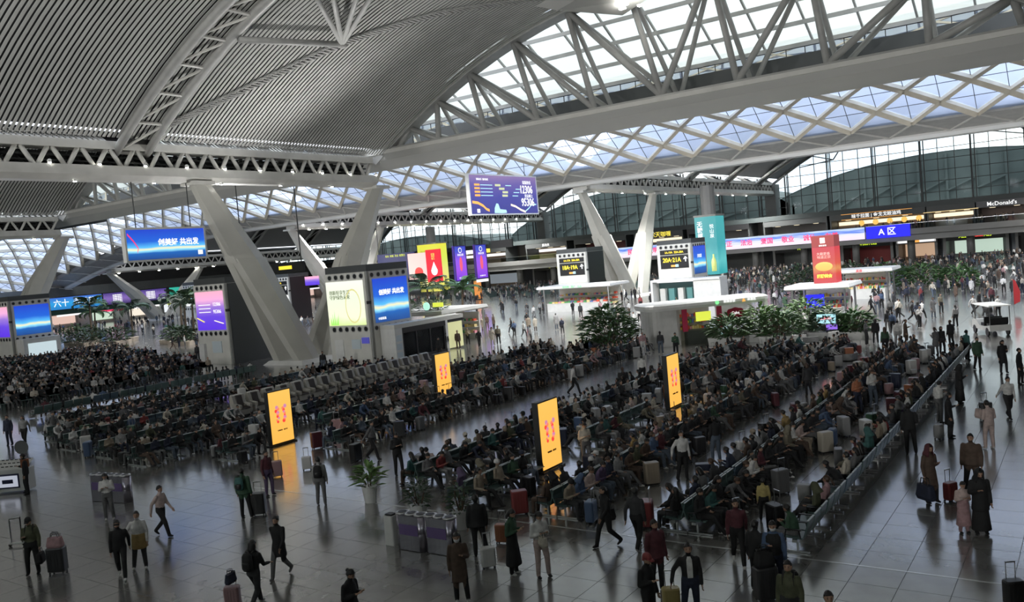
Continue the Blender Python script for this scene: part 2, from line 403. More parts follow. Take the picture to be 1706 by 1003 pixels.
# ------------------------------------------------------------------ tied arch girders + frosted lunette glazing over the aisle
def girder(y, name, label, sgn=1):
    e = empty(name, (0, y, 0), label=label, cat='girder', kind='structure')
    def zz(x): return drop(x)
    xs = [XR2, 1, -60, -121, -135, -150, -165, -182, -200, -220, -243]
    prof = [(-.4, 19.75), (-.6, 19.3), (-.4, 18.6), (.8, 17.72), (2.8, 18.0), (4.6, 18.65), (4.8, 19.75)]
    MB().loft([[(x, sgn*a, z+zz(x)) for a, z in prof] for x in xs]).build('box_girder', GIRD, e)
    MB().loft([[(x, sgn*a, z+zz(x)) for a, z in [(-.7, 19.55), (-.7, 19.2), (-.5, 19.2), (-.5, 19.55)]] for x in xs]).build('edge_strip', STEELW, e)
    return e
g1 = girder(64.9, 'arch_girder', 'long grey box girder crossing the hall below the frosted glazing')
def arch_truss(x0, x1, y, label, detail=True):
    e = empty('tied_arch', (x0, y, 0), label=label, cat='arch', kind='structure'); n = 24
    xs = [x0+(x1-x0)*i/n for i in range(n+1)]
    AA = lambda x: A(min(max(x, x0+.02), x1-.02))
    for dy, w in ((.1, .75),):
        MB().loft([[(x-x0, dy-w, AA(x)-.15), (x-x0, dy+w, AA(x)-.15), (x-x0, dy+w, AA(x)+.55), (x-x0, dy-w, AA(x)+.55)] for x in xs]).build('arch_chord', STEEL, e)
    bot = [-57.2, -52.1, -46.5, -40.7, -34.9, -28.7, -22.4, -15.7, -9, -3.5]
    top = [-55.6, -51.9, -47.8, -42.6, -36.8, -31.0, -23.9, -16.6, -9.1, -4.0]
    st = MB()
    for dy in (0, 3.6):
        for i in range(10):
            def add(bx, tx, r=.27 if dy == 0 else .22):
                a_, b_ = (bx+60, dy, 19.7), (tx+60, dy*.12, A(x0+60+tx)+.1)
                if detail: MB().tube(a_, b_, r, n=8).build('web_member', STEEL, e, True)
                else: st.tube(a_, b_, r, n=5)
            add(bot[i], top[i])
            if i <= 4: add(bot[i+1], top[i])
            elif i < 9: add(bot[i], top[i+1])
    if not detail: stuff(st.build('web_members', STEEL, e))
    return e
arch_truss(-60, 1, 65.0, 'big tied arch with paired slanting struts in front of the frosted glazing')
arch_truss(-121, -60, 65.0, 'smaller looking tied arch with slanting struts seen under the left truss', False)
arch_truss(-182, -121, 65.0, 'tied arch over the far left hall', False)
def lunette(x0, x1, label, nx, nv, detail=True):
    e = empty('window_1' if detail else 'window_2', (x0, 66, 0), label=label, cat='window', kind='structure')
    Y0, Y1, ZT, ZB = .6, 14.0, 29.3, 21.4
    dz = drop((x0+x1)/2)
    def P(x, v): return Vector((x-x0, Y0+(Y1-Y0)*v, ZT+(ZB-ZT)*v+dz))
    xs = [x0+(x1-x0)*i/nx for i in range(nx+1)]
    fr = MB(); allp = MB()
    for i in range(nx):
        for j in range(nv):
            a, b = xs[i], xs[i+1]; v0, v1 = j/nv, (j+1)/nv
            q = [P(a, v0), P(b, v0), P(b, v1), P(a, v1)]
            if detail: MB().poly(q).build('pane', MILK, e)
            else: allp.poly(q)
            for k_ in (1, 2): fr.bar(q[0]-Vector((0, .1+k_*.12, .1+.2*k_)), q[1]-Vector((0, .1+k_*.12, .1+.2*k_)), .12, .18)
            fr.bar(q[1]-Vector((0, 0, .1)), q[2]-Vector((0, 0, .1)), .16, .2)
    fr.build('glazing_bars', GIRD, e)
    if not detail: stuff(allp.build('panes', MILK, e))
    # gutter parapet and railing
    MB().box(.5, x1-x0-.5, 5.0, 5.2, 18.9+dz, 22.0+dz).build('parapet', DGREY, e)
    rl = MB(); rl.box(.5, x1-x0-.5, 4.9, 4.95, 22.5+dz, 22.56+dz); x = .7
    while x < x1-x0-.6: rl.box(x, x+.06, 4.9, 4.96, 22.0+dz, 22.55+dz); x += 1.5
    stuff(rl.build('railing', BLACK, e))
    return e
lunette(-60, 1, 'tall frosted glass roof light behind the slanting struts at the upper right', 15, 6)
lunette(-121, -60, 'frosted glass roof light under the left truss', 19, 6, False)
lunette(-182, -121, 'frosted glass roof light at the far left', 14, 6, False)
lunette(1, XR2, 'frosted glass roof light beyond the right edge', 8, 6, False)
# opaque roof deck closing between lunette foot and lattice crown
mb = MB()
for x0, x1 in ((XL, -200), (-200, -182), (-182, -160), (-160, -140), (-140, -121), (-121, XR2)):
    mb.quad((x0, 65, 32+drop(x0)), (x1, 65, 32+drop(x1)), (x1, 69.5, 32.2+drop(x1)), (x0, 69.5, 32.2+drop(x0)))

# ------------------------------------------------------------------ diamond lattice skylight
def lat(u):                       # u metres along the arc from the low far edge (y=101) towards the crown
    n = 60; y = 101.0; s = 0
    while s < u:
        y2 = y-.15; s += sqrt(.15**2+((26-.0293*(y2-85)**2)-(26-.0293*(y-85)**2))**2); y = y2
    return y, 26-.0293*(y-85)**2
RS = 2.36; ROWS = 15
yz = [lat(i*RS) for i in range(ROWS+1)]
sky = empty('skylight', (0, 101, 0), label='long diamond lattice skylight with pale cream fins above the white edge beam', cat='skylight', kind='structure')
DW = 6.2; X0 = -16.1+2*DW
fin_s = MB(); pane_s = MB(); mul = MB()
def LP(x, r): y, z = yz[r]; return Vector((x, y-101, z+drop(x)))
cols = 36
def nrm(r):
    r = min(max(r, 0), ROWS-1); a, b = yz[r], yz[r+1]; return Vector((0, -(b[1]-a[1]), (b[0]-a[0]))).normalized()*(-1)
cnt = 0
for r in range(0, ROWS, 1):
    for c in range(-4, cols):
        xc = X0+DW*1.0-c*DW + (DW/2 if r % 2 else 0)      # node centre
        if r+2 <= ROWS and xc > XL and xc < XR2-2:
            bot, L_, R_, tp = LP(xc, r), LP(xc-DW/2, r+1), LP(xc+DW/2, r+1), LP(xc, r+2)
            vis = r <= 3 and -140 < xc < 0
            up = Vector((0, .35, 1)) * (.95)
            if vis: MB().poly([bot, R_, tp, L_]).build('pane', PANE, sky); cnt += 1
            else: pane_s.poly([bot, R_, tp, L_])
            if r <= 4: mul.bar(bot+Vector((0, .05, -.1)), tp+Vector((0, .05, -.1)), .06, .06); mul.bar(L_-Vector((0, 0, .1)), R_-Vector((0, 0, .1)), .06, .06)
        if r+1 <= ROWS and xc > XL+4 and xc < XR2-4:
            a = LP(xc, r)
            dn = nrm(r)*(-1) if nrm(r).z > 0 else nrm(r)
            for sg in (-1, 1):
                b = LP(xc+sg*DW/2, r+1); off = dn*.22
                n_ = nrm(r); 
                vis = r <= 3 and -130 < xc < 0
                if vis: MB().bar(a+off, b+off, .42 if sg > 0 else .68, .6, up=-dn).build('fin', CREAM, sky)
                elif r <= 5: fin_s.bar(a+off, b+off, .3, .8, up=-dn)
                else: fin_s.bar(a+off, b+off, .3, .5, up=-dn)
stuff(fin_s.build('fins', CREAM, sky)); stuff(pane_s.build('panes', PANE, sky)); stuff(mul.build('mullions', DGREY, sky))
for c in range(-4, cols):
    xc = X0+DW-c*DW
    if xc-DW < XL or xc > XR2-2: continue
    q = [LP(xc-DW, 0), LP(xc, 0), LP(xc-DW/2, 1)]
    if -140 < xc < 0: MB().poly(q).build('pane', PANE, sky)
# far soffit band, ledge rail and white edge beam
mat('edge_white', (.86, .86, .84), .4)
sof = empty('soffit_band', (0, 101, 0), label='pale soffit band with crossing ribs between skylight and white edge beam', cat='soffit', kind='structure')
xs = [XR2]+[x for x in range(20, -244, -8)]+[XL]
MB_ = MB()
for i in range(len(xs)-1):
    a, b = xs[i], xs[i+1]
    MB_.quad((a, .4, 18.3+drop(a)), (b, .4, 18.3+drop(b)), (b, 5, 17.2+drop(b)), (a, 5, 17.2+drop(a)))
    MB_.quad((a, 0, 18.9+drop(a)), (b, 0, 18.9+drop(b)), (b, .4, 18.3+drop(b)), (a, .4, 18.3+drop(a)))
MB_.build('soffit_panel', STEEL, sof)
lg = MB()
for i in range(len(xs)-1):
    a, b = xs[i], xs[i+1]
    lg.bar((a, -.1, 18.95+drop(a)), (b, -.1, 18.95+drop(b)), .2, .12); lg.bar((a, -.3, 19.3+drop(a)), (b, -.3, 19.3+drop(b)), .06, .06)
for c in range(0, 90): x = -c*2.07; lg.bar((x, -.3, 18.9+drop(x)), (x, -.3, 19.3+drop(x)), .05, .05)
stuff(lg.build('ledge_rail', DGREY, sof))
cr = MB()
for c in range(-2, 36):
    x = X0+DW-c*DW
    if x < XL+4 or x > XR2-6: continue
    cr.bar((x, .35, 18.25+drop(x)), (x-DW*.62, 4.9, 17.15+drop(x)), .2, .15); cr.bar((x, .35, 18.25+drop(x)), (x+DW*.62, 4.9, 17.15+drop(x)), .2, .15)
stuff(cr.build('soffit_ribs', STEELW, sof))
MB().loft([[(x, a-101, z+drop(x)) for a, z in [(105.2, 17.6), (104.9, 17.2), (105.1, 16.8), (106.1, 16.7), (106.6, 17.1), (106.4, 17.7)]] for x in xs]).build('edge_beam', mat('edge_white', (.86, .86, .84), .4), sof)
# roof closure behind the lattice on the near side
mb2 = MB()
for i in range(len(xs)-1):
    a, b = xs[i], xs[i+1]
    mb2.quad((a, 70, 18.75+drop(a)), (b, 70, 18.75+drop(b)), (b, 64.9, 19.7+drop(b)), (a, 64.9, 19.7+drop(a)))
tag(mb2.build('trim_2', GIRD), 'cladding between the box girder and the near foot of the skylight', 'trim', kind='structure')

# ------------------------------------------------------------------ outer walls
wl = mat('wall_dark_panel', (.10, .105, .11), .6)
def wall(name, mb, m, label): return tag(mb.build(name, m), label, 'wall', kind='structure')
wall('wall_left', MB().box(XL-.5, XL, YB, YF, 0, 26), wl, 'end wall at the far left of the hall')
wall('wall_right', MB().box(XR2, XR2+.5, YB, YF, 0, 30), wl, 'end wall beyond the right edge')
wall('wall_front', MB().box(XL, XR2, YB-.5, YB, 0, 13.5), wl, 'wall behind the camera')

fw8 = empty('window_8', (0, YB, 0), label='added frosted clerestory behind the camera, letting in fill daylight', cat='window', kind='structure')  # unseen glazing added to bring soft fill daylight onto the foreground
stuff(MB().box(XL, XR2, -.1, 0, 13.5, 26).build('panes', MILK, fw8)); fr_ = MB()
for i in range(46): fr_.box(XL+i*6, XL+i*6+.3, -.3, 0, 13.5, 28)
stuff(fr_.build('mullions', DGREY, fw8))
# ------------------------------------------------------------------ text and sign helpers
FONT = bpy.data.fonts.new if False else None
def text(body, parent, loc, size, m, rot=(pi/2, 0, 0), align='CENTER', ext=.01, sx=1.0, name='lettering', bold=0):
    c = bpy.data.curves.new(name, 'FONT'); c.body = body; c.size = size*.8; c.align_x = align; c.align_y = 'CENTER'
    c.extrude = ext; c.resolution_u = 2; c.offset = bold
    c.materials.append(m); o = bpy.data.objects.new(name, c); COL.objects.link(o); o.parent = parent
    o.location = loc; o.rotation_euler = rot; o.scale = (sx, 1, 1); return o
def glow(name, col, s=1.0): return mat('glow_'+name, tuple(c*.4 for c in col), .5, emit=s*.68, ecol=col)
GW = glow('white', (1, 1, 1), 1.0); GY = glow('yellow', (1, .82, .10), 1.0); GR = glow('red', (1, .06, .05), 1.0); GG = glow('green', (.25, 1, .35), 1.0)
GB = glow('blue', (.02, .02, .9), 1.0); GP = glow('pink', (1, .04, .16), 1.0); GO = glow('orange', (1, .45, .1), 1.0)
GWARM = glow('warm_white', (1, .86, .6), 1.2); GLIME = glow('lime', (.75, 1, .05), 1.0); GCY = glow('cyan', (.5, .9, 1), .9); GYG = glow('yellow_green', (.85, .95, .1), .8)
def screen_mat(name, stops, axis='Z', strength=1.0, noise=None, lo=0, hi=1):
    """backlit print: colour ramp along one generated axis, optional swirl"""
    m = bpy.data.materials.new(name); m.use_nodes = True; nt = m.node_tree; b = nt.nodes['Principled BSDF']
    tc = nt.nodes.new('ShaderNodeTexCoord'); sp = nt.nodes.new('ShaderNodeSeparateXYZ'); r = nt.nodes.new('ShaderNodeValToRGB')
    nt.links.new(tc.outputs['Generated'], sp.inputs[0]); src = sp.outputs[axis]
    if noise:
        nz = nt.nodes.new('ShaderNodeTexNoise'); nz.inputs['Scale'].default_value = noise[0]
        ad = nt.nodes.new('ShaderNodeMath'); ad.operation = 'MULTIPLY_ADD'; ad.inputs[1].default_value = noise[1]
        nt.links.new(tc.outputs['Generated'], nz.inputs['Vector']); nt.links.new(nz.outputs['Fac'], ad.inputs[0]); nt.links.new(src, ad.inputs[2])
        s2 = nt.nodes.new('ShaderNodeMath'); s2.operation = 'SUBTRACT'; s2.inputs[1].default_value = noise[1]*.5; nt.links.new(ad.outputs[0], s2.inputs[0]); src = s2.outputs[0]
    e = r.color_ramp.elements
    while len(e) < len(stops): e.new(.5)
    for i, (p, c) in enumerate(stops): e[i].position = p; e[i].color = (*c, 1)
    nt.links.new(src, r.inputs['Fac']); nt.links.new(r.outputs[0], b.inputs['Emission Color']); b.inputs['Emission Strength'].default_value = strength*.68
    b.inputs['Base Color'].default_value = (.03, .03, .04, 1); b.inputs['Roughness'].default_value = .35
    MATS[name] = m; return m

# ------------------------------------------------------------------ far glass gables and mezzanine
FY = 193
WP = noisy('grey_wall_panel', (.13, .14, .14), (.17, .18, .175), .3, .5)
FAS = noisy('mezzanine_fascia', (.24, .24, .235), (.28, .28, .275), .3, .45)
wall('wall_back', MB().box(XL, XR2, FY+1, FY+1.5, 0, 6.3), WP, 'dark lower wall behind the boarding gates under the mezzanine')
def gable(x0, x1, name, label):
    e = empty(name, (x0, FY, 0), label=label, cat='window', kind='structure'); n = 20; zb = 11.0
    AA = lambda x: A(min(max(x, x0+.02), x1-.02))+.4
    xs = [x0+(x1-x0)*i/n for i in range(n+1)]; fr = MB(); fb = MB()
    hs = [zb, 13.2, 15.4, 17.6, 19.8, 22, 24.2, 26.4, 28.6, 31]
    for i in range(n):
        a, b = xs[i], xs[i+1]
        for j in range(len(hs)-1):
            ta, tb = min(hs[j+1], AA(a)), min(hs[j+1], AA(b)); z0a, z0b = min(hs[j], AA(a)), min(hs[j], AA(b))
            if ta-z0a < .05 and tb-z0b < .05: continue
            MB().quad((a-x0, 0, z0a), (b-x0, 0, z0b), (b-x0, 0, tb), (a-x0, 0, ta)).build('pane', WALLG, e)
            if ta-z0a > .4: fb.bar((a-x0, -.1, z0a), (b-x0, -.1, z0b), .12, .12)
        fr.bar((a-x0, -.15, zb), (a-x0, -.15, AA(a)), .13, .2, up=(0, 1, 0))
        if i % 3 == 1: fr.bar((a-x0, -1.6, zb), (a-x0, -1.6, AA(a)-.2), .26, .26, up=(0, 1, 0)); fr.bar((a-x0+.7, -1.6, zb), (a-x0+.7, -1.6, AA(a)-.2), .2, .2, up=(0, 1, 0))
    fr.build('mullion_frame', DGREY, e); fb.build('transom_frame', DGREY, e)
    # curved rim truss in front of the gable
    rm = MB()
    for i in range(n):
        a, b = xs[i], xs[i+1]; rm.bar((a-x0, -.4, AA(a)-.2), (b-x0, -.4, AA(b)-.2), .5, .5)
        if 2 < i < n-3 and i % 3 == 0:
            rm.bar((a-x0, -.6, AA(a)-.5), (b-x0+1.2, -.6, AA(b)-3.2), .22, .22); rm.bar((b-x0+1.2, -.6, AA(b)-3.2), (xs[min(i+2, n)]-x0+1, -.6, AA(xs[min(i+2, n)])-.5), .22, .22)
            rm.bar((a-x0-3, -.6, AA(a)-2.6), (b-x0+1.2, -.6, AA(b)-3.2), .2, .2)
    stuff(rm.build('rim_struts', DGREY, e))
    return e
names = ['window_3', 'window_4', 'window_5', 'window_6']
gl = ['big arched glass gable at the far end above the burger restaurant', 'arched glass gable behind the two violet hanging banners', 'arched glass gable further left behind the V column', 'arched glass gable at the far left']
for k, (x0, x1) in enumerate(bays): gable(x0, x1, names[k], gl[k])
gable(1, XR2, 'window_7', 'glass gable beyond the right edge')
# corner piers between gables
for k, x in enumerate((-60, -121, -182)):
    tag(MB().box(x-1.3, x+1.1, FY-2.6, FY+.6, 6.3, 18.5+drop(x)).build('pier', WP), 'dark pier between glass gables, %s from the right' % ['first', 'second', 'third'][k], 'pier', kind='structure')
# exterior: neighbouring canopy roofs seen through the gables
ext = noisy('outside_canopy', (.06, .078, .078), (.12, .145, .14), .08, .7)
for k, (xc, w, h, zb_) in enumerate(((-30, 44, 9.5, 14.4), (-113, 46, 10.5, 14.4), (-200, 44, 9.5, 8))):
    mb = MB(); n = 28
    prof = [(xc-w+2*w*i/n, zb_+h*max(0, 1-((i-n/2)/(n/2))**2)**.8) for i in range(n+1)]
    for i in range(n): mb.quad((prof[i][0], 232, prof[i][1]), (prof[i+1][0], 232, prof[i+1][1]), (prof[i+1][0], 290, prof[i+1][1]-1), (prof[i][0], 290, prof[i][1]-1))
    mb.poly([(p[0], 232.2, p[1]) for p in prof]+[(xc+w, 232.2, -2), (xc-w, 232.2, -2)])
    for i in range(0, n, 2):
        mb.bar((prof[i][0], 231.7, 0), (prof[i][0], 231.7, prof[i][1]-.5), .5, .5, up=(0, 1, 0)); mb.bar((prof[i][0], 231.6, prof[i][1]*.6), (prof[min(i+2, n)][0], 231.6, prof[min(i+2, n)][1]*.72), .4, .4)
    tag(mb.build('platform_canopy', ext), 'dull green grey vaulted platform canopy outside, behind the %s gable from the right' % ['first', 'second', 'third'][k], 'canopy', kind='structure')
tag(MB().box(-400, 200, FY+2, 420, -1, -.1).build('ground_outside', mat('outside_ground', (.3, .3, .3), .9)), 'paved ground outside the glass gables', 'ground', kind='structure')

# mezzanine
MZ = 175
mez = empty('mezzanine', (0, MZ, 0), label='long grey upper deck with food outlets under the far glass gables', cat='mezzanine', kind='structure')
MB().box(XL, XR2, 0, FY-MZ, 5.6, 6.3).build('deck', FAS, mez)
MB().loft([[(x, 0, 4.15), (x, .5, 4.1), (x, 1, 5.6), (x, 1, 6.35), (x, -.25, 6.35), (x, -.25, 5.3), (x, .05, 5.1)] for x in (XL, XR2)]).build('fascia', FAS, mez)
MB().box(XL, XR2, .9, FY-MZ, 4.9, 5.0).build('soffit', DGREY, mez)
MB().box(XL, XR2, 9.0, 9.2, 6.3, 11.0).build('shop_back_wall', mat('mezz_wall', (.09, .085, .08), .6), mez)
MB().box(XL, XR2, 2.6, 18, 10.2, 11.2).build('shop_roof', mat('shop_roof_dark', (.035, .045, .045), .5), mez)
MB().box(XL, XR2, .1, .16, 6.35, 7.35).build('balustrade_glass', glass('rail_glass', (.75, .8, .8), refl=.3), mez)
MB().box(XL, XR2, .05, .2, 7.35, 7.42).build('handrail', CHROME, mez)
x = XL+10; cm = None
while x < XR2-3:
    o = MB().lathe((0, 0, 0), [(.7, 0), (.7, 4.9)], 12); 
    if cm is None: cm = o.mesh('round_column', FAS, True)
    part('round_column', cm, mez, (x, 4, 0)); x += 10.15

def box_shop(x0, x1, wallc, sign, label, glowm=None, sgn_m=None, body='', bodym=None, tsize=1.0, sty=0, name='upper_shop'):
    e = empty(name, ((x0+x1)/2, MZ+3, 6.3), label=label, cat='shop', kind='structure'); w = (x1-x0)/2
    MB().box(-w, w, 5.2, 5.4, 0, 3.9).build('rear_wall', wallc, e)
    MB().box(-w, w, -.3, 0, 2.75, 3.9).build('sign_band', sgn_m or DGREY, e)
    for s in (-w, w-.3): MB().box(s, s+.3, -.2, 5.2, 0, 3.9).build('side_pier', DGREY, e)
    if glowm: MB().box(-w+.5, w-.5, 5.0, 5.1, 1.7, 2.4).build('menu_board', glowm, e)
    c = MB(); c.box(-w*.6, w*.6, 2.2, 3.0, 0, 1.1); c.build('counter', mat('shop_counter', (.25, .18, .12), .4), e)
    for i in range(3): MB().box(-w*.7+i*w*.6, -w*.7+i*w*.6+.9, 1.6, 2.4, 2.62, 2.7).build('ceiling_lamp', GWARM, e)
    if body: text(body, e, (0, -.34, 3.3), tsize, bodym or GW, bold=.01)
    return e
warm = mat('shop_warm', (.30, .22, .15), .6); greyw = mat('shop_grey', (.20, .19, .19), .6); red = mat('shop_red', (.35, .03, .03), .5)
E1 = box_shop(-44.5, -27, warm, None, 'upper noodle shop with an orange framed lit sign and round yellow lanterns', GWARM, None, '味千拉面 | 金戈戈豉油鸡', GW, 1.05)
MB().box(-6.5, 6.5, -.36, -.33, 2.75, 2.83).build('orange_trim', GO, E1); MB().box(-6.5, 6.5, -.36, -.33, 3.82, 3.9).build('orange_trim', GO, E1)
for i in range(5): MB().ball((-3+i*2.6, 1.0, 1.9), .55, 10, 8).build('lantern', glow('lantern', (1, .6, .15), .9), E1, True)
E2 = box_shop(-26.8, -18.7, warm, None, 'upper cafe with a thin gold light line, right of the noodle shop', GWARM)
MB().box(-4.6, 4.6, -.36, -.32, 2.72, 2.82).build('gold_line', glow('gold', (1, .75, .35), 1), E2)
E3 = box_shop(-18.5, -5.5, mat('brick_pink', (.28, .21, .19), .7), None, 'upper burger restaurant with white lettering and a pale pink brick back wall', None, mat('band_pattern', (.13, .13, .14), .5), "")
text("McDonald's", E3, (-2.4, -.34, 3.3), 1.25, GW, bold=.01)
text('SELECTIONS\nBURGER', E3, (2.2, 5.1, 1.9), .8, BLACK, bold=.02)
MB().box(4.3, 5.1, 2.0, 2.1, 1.1, 2.0).build('menu_light', GYG, E3)
E4 = box_shop(-58, -45, greyw, None, 'shuttered upper unit with a dark sign just left of the noodle shop')
E5 = box_shop(-88, -76, greyw, None, 'upper restaurant with yellow characters over the gate tower', GWARM, None, '七欣天咖喱', GY, 1.6)
E6 = box_shop(-104, -90, mat('shop_maroon', (.16, .05, .05), .6), None, 'upper restaurant with dark red walls and wall pictures', None)
E7 = box_shop(-118, -106, warm, None, 'upper kiosk with pale counter lights left of the dark red restaurant', GW, None, '真功夫', GW, .9)
E8 = box_shop(-75, -61, greyw, None, 'upper bar with a black sign behind the turquoise column', None, BLACK, '十二道', GW, 1.1)
E9 = box_shop(-142, -124, warm, None, 'upper shop with a white and yellow light box behind the violet banners', GW)
MB().box(-4, 0, -.4, -.3, 2.8, 3.8).build('white_box_sign', GW, E9); MB().box(0, 4, -.4, -.3, 2.8, 3.8).build('yellow_box_sign', GY, E9)
E10 = box_shop(-176, -150, greyw, None, 'upper shop at the left with cool white lights', GW)
# lower level units behind the gates
def lower(x0, x1, label, body='', m=GLIME, back=None, lit=None, size=1.0, y=MZ+8):
    e = empty('gate_unit', ((x0+x1)/2, y, 0), label=label, cat='gate', kind='structure'); w = (x1-x0)/2
    MB().box(-w, w, .0, .25, 3.3, 4.9).build('header', DGREY, e)
    MB().box(-w, w, 6.0, 6.2, 0, 4.9).build('back_panel', back or WP, e)
    for s in (-w, w-.5): MB().box(s, s+.5, -.1, 6, 0, 4.9).build('jamb', FAS, e)
    if lit: MB().box(-w*.75, w*.75, 4.8, 4.9, .6, 3.1).build('lit_wall', lit, e)
    if body: text(body, e, (0, -.05, 4.0), size, m, bold=.015)
    return e
shelfm = glow('shelves', (.9, .6, .4), .5); paleg = glow('pale_green', (.75, .95, .8), .6)
lower(-58, -46, 'gate bay with yellow A20 and red sign under the mezzanine', 'A20', GLIME, None, None, 1.1)
text('检票口', bpy.data.objects['gate_unit'], (4.2, -.05, 4.0), .7, GR)
g_ = lower(-44, -34, 'lower shop with a lime green sign', '便利店优选', GLIME, red, None, 1.0)
g_ = lower(-33.5, -26, 'lower shop with a white light box sign and warm shelves', '', GW, warm, shelfm)
MB().box(-3.5, 3.5, -.1, -.02, 3.5, 4.4).build('light_box', GW, g_); MB().box(-.6, .6, -.14, -.1, 3.5, 4.4).build('orange_panel', GO, g_)
g_ = lower(-25, -14, 'gate bay with yellow A22 and A23 around a red sign and pale lit doors', 'A22             A23', GLIME, None, paleg, 1.0)
text('回民拉面', g_, (0, -.06, 4.05), .85, GR, bold=.03)
lower(-13, -2, 'dim gate bay with a round pale logo sign at the right edge', '瑞幸', GCY, None, None, 1.0)
lower(-74, -60, 'gate bay behind the turquoise column', '', GW, None, None)
g_ = lower(-90, -76, 'gate bay with green signs left of the numbered tower', 'A16  A17', GG, None, None, .9)
g_ = lower(-106, -92, 'gate bay with green and yellow signs behind the orange posters', 'A14 检票 A15', GG, None, None, .9)
g_ = lower(-120, -107, 'gate bay behind the violet banners', 'A12  A13', GYG, None, None, .9)
g_ = lower(-140, -123, 'gate bay behind the yellow column banner', '', GW, warm, glow('cool_shelf', (.8, .9, 1), .2))

# LED band on the fascia
ledm = screen_mat('led_band', [(0, (.95, .8, .95)), (.35, (.9, .85, 1)), (.55, (.7, .75, 1)), (.75, (.05, .2, .85)), (1, (.6, .75, 1))], 'Z', 1.0, (6, .7))
led = empty('led_banner', (-52, MZ-.45, 5.05), label='long pale LED ribbon with pink characters on the mezzanine edge', cat='led banner')
MB().box(-15.4, 14.6, 0, .3, 0, 2.3).build('screen', ledm, led); MB().box(-15.5, 14.7, .3, .6, -.1, 2.4).build('housing', DGREY, led)
for i, w_ in enumerate(('公正', '法治', '爱国', '敬业', '诚信', '友善')): text(w_, led, (-13+i*4.3, -.02, 1.1), 1.6, GP, bold=.03)
az = empty('area_sign', (-33.3, MZ-.47, 5.0), label='deep blue lit sign with a white letter A at the end of the LED ribbon', cat='sign')
MB().box(-3.8, 4.0, 0, .4, 0, 2.35).build('panel', GB, az); text('A 区', az, (0, -.03, 1.12), 2.0, GW, bold=.03)
led2 = empty('led_banner', (-84, MZ-.45, 5.05), label='LED ribbon behind the second V column, left of the turquoise column', cat='led banner')
MB().box(-10.4, 13.5, 0, .3, 0, 2.3).build('screen', ledm, led2)
for i, w_ in enumerate(('富强', '民主', '文明', '和谐')): text(w_, led2, (-8+i*5, -.02, 1.1), 1.6, GP, bold=.03)

# ------------------------------------------------------------------ left end wall frontage with screens
LW = -200
lf = empty('end_frontage', (LW, 100, 0), label='brightly lit shop frontage along the far left end of the hall', cat='shop front', kind='structure')
MB().box(-.5, 0, -60, 90, 7.4, 9.5).build('upper_band', WP, lf)
MB().box(-.3, 0, -60, 90, 3.2, 4.3).build('green_band', mat('deep_green', (.02, .07, .05), .5), lf)
MB().box(-6, -5.8, -60, 90, 0, 3.2).build('rear_wall', mat('pale_shop', (.5, .48, .45), .6), lf)
cols_ = [glow('sa', (1, .9, .75), .9), glow('sb', (.9, .95, 1), .9), glow('sc', (1, .7, .6), .7), glow('sd', (.8, 1, .8), .7)]
for i in range(15):
    y = -55+i*9.6; MB().box(-5.7, -5.5, y, y+7, .8, 2.9).build('lit_bay', cols_[i % 4], lf); MB().box(-6, .1, y+7.6, y+8.2, 0, 3.2).build('pier', FAS, lf)
    MB().box(-.35, .05, y, y+7, 2.75, 3.15).build('sign_strip', [GW, GYG, GW, GP][i % 4], lf)
b6 = screen_mat('blue_ad', [(0, (.02, .2, .55)), (.5, (.02, .35, .75)), (1, (.05, .15, .6))], 'Z', 1)
def led_board(y0, y1, m, label, body='', tm=GW, size=1.5, z0=4.4, z1=7.2):
    e = empty('led_board', (LW+.1, (y0+y1)/2, z0), label=label, cat='screen'); w = (y1-y0)/2
    MB().box(0, .25, -w, w, 0, z1-z0).build('screen', m, e); MB().box(-.1, .1, -w-.15, w+.15, -.15, z1-z0+.15).build('frame', BLACK, e)
    if body: text(body, e, (.28, 0, (z1-z0)/2), size, tm, rot=(pi/2, 0, pi/2), bold=.02)
    return e
dep = screen_mat('departure_rows', [(0, (.03, .02, .1)), (.5, (.25, .15, .5)), (1, (.05, .03, .2))], 'Z', 1, (30, 1.2))
led_board(87.5, 91.5, screen_mat('cobalt', [(0, (.1, .35, .9)), (.5, (.02, .08, .7)), (1, (.02, .1, .5))]), 'small cobalt blue screen right beside the purple sign tower', '共出发', GW, 1)
led_board(92.5, 97.5, dep, 'departure board with rows of white figures left of the blue wide screen', '\n'.join(['G6111 08:12 3'] * 5), GW, .5)
led_board(98, 100, glow('lilac', (.65, .5, .8), .7), 'narrow lilac screen between departure board and blue wide screen')
led_board(100.3, 113.5, b6, 'wide blue screen with white characters and a figure in the middle', '六十  逐梦路', GW, 2.3)
led_board(114, 121, dep, 'departure board right of the blue wide screen', '\n'.join(['G1008 09:40 5'] * 5), GW, .5)
led_board(122, 131, dep, 'further departure board partly behind the palms', '\n'.join(['D7502 09:55 8'] * 5), GW, .5)
led_board(132, 135, glow('teal', (.05, .6, .45), .7), 'small teal green screen at the end of the departure boards')
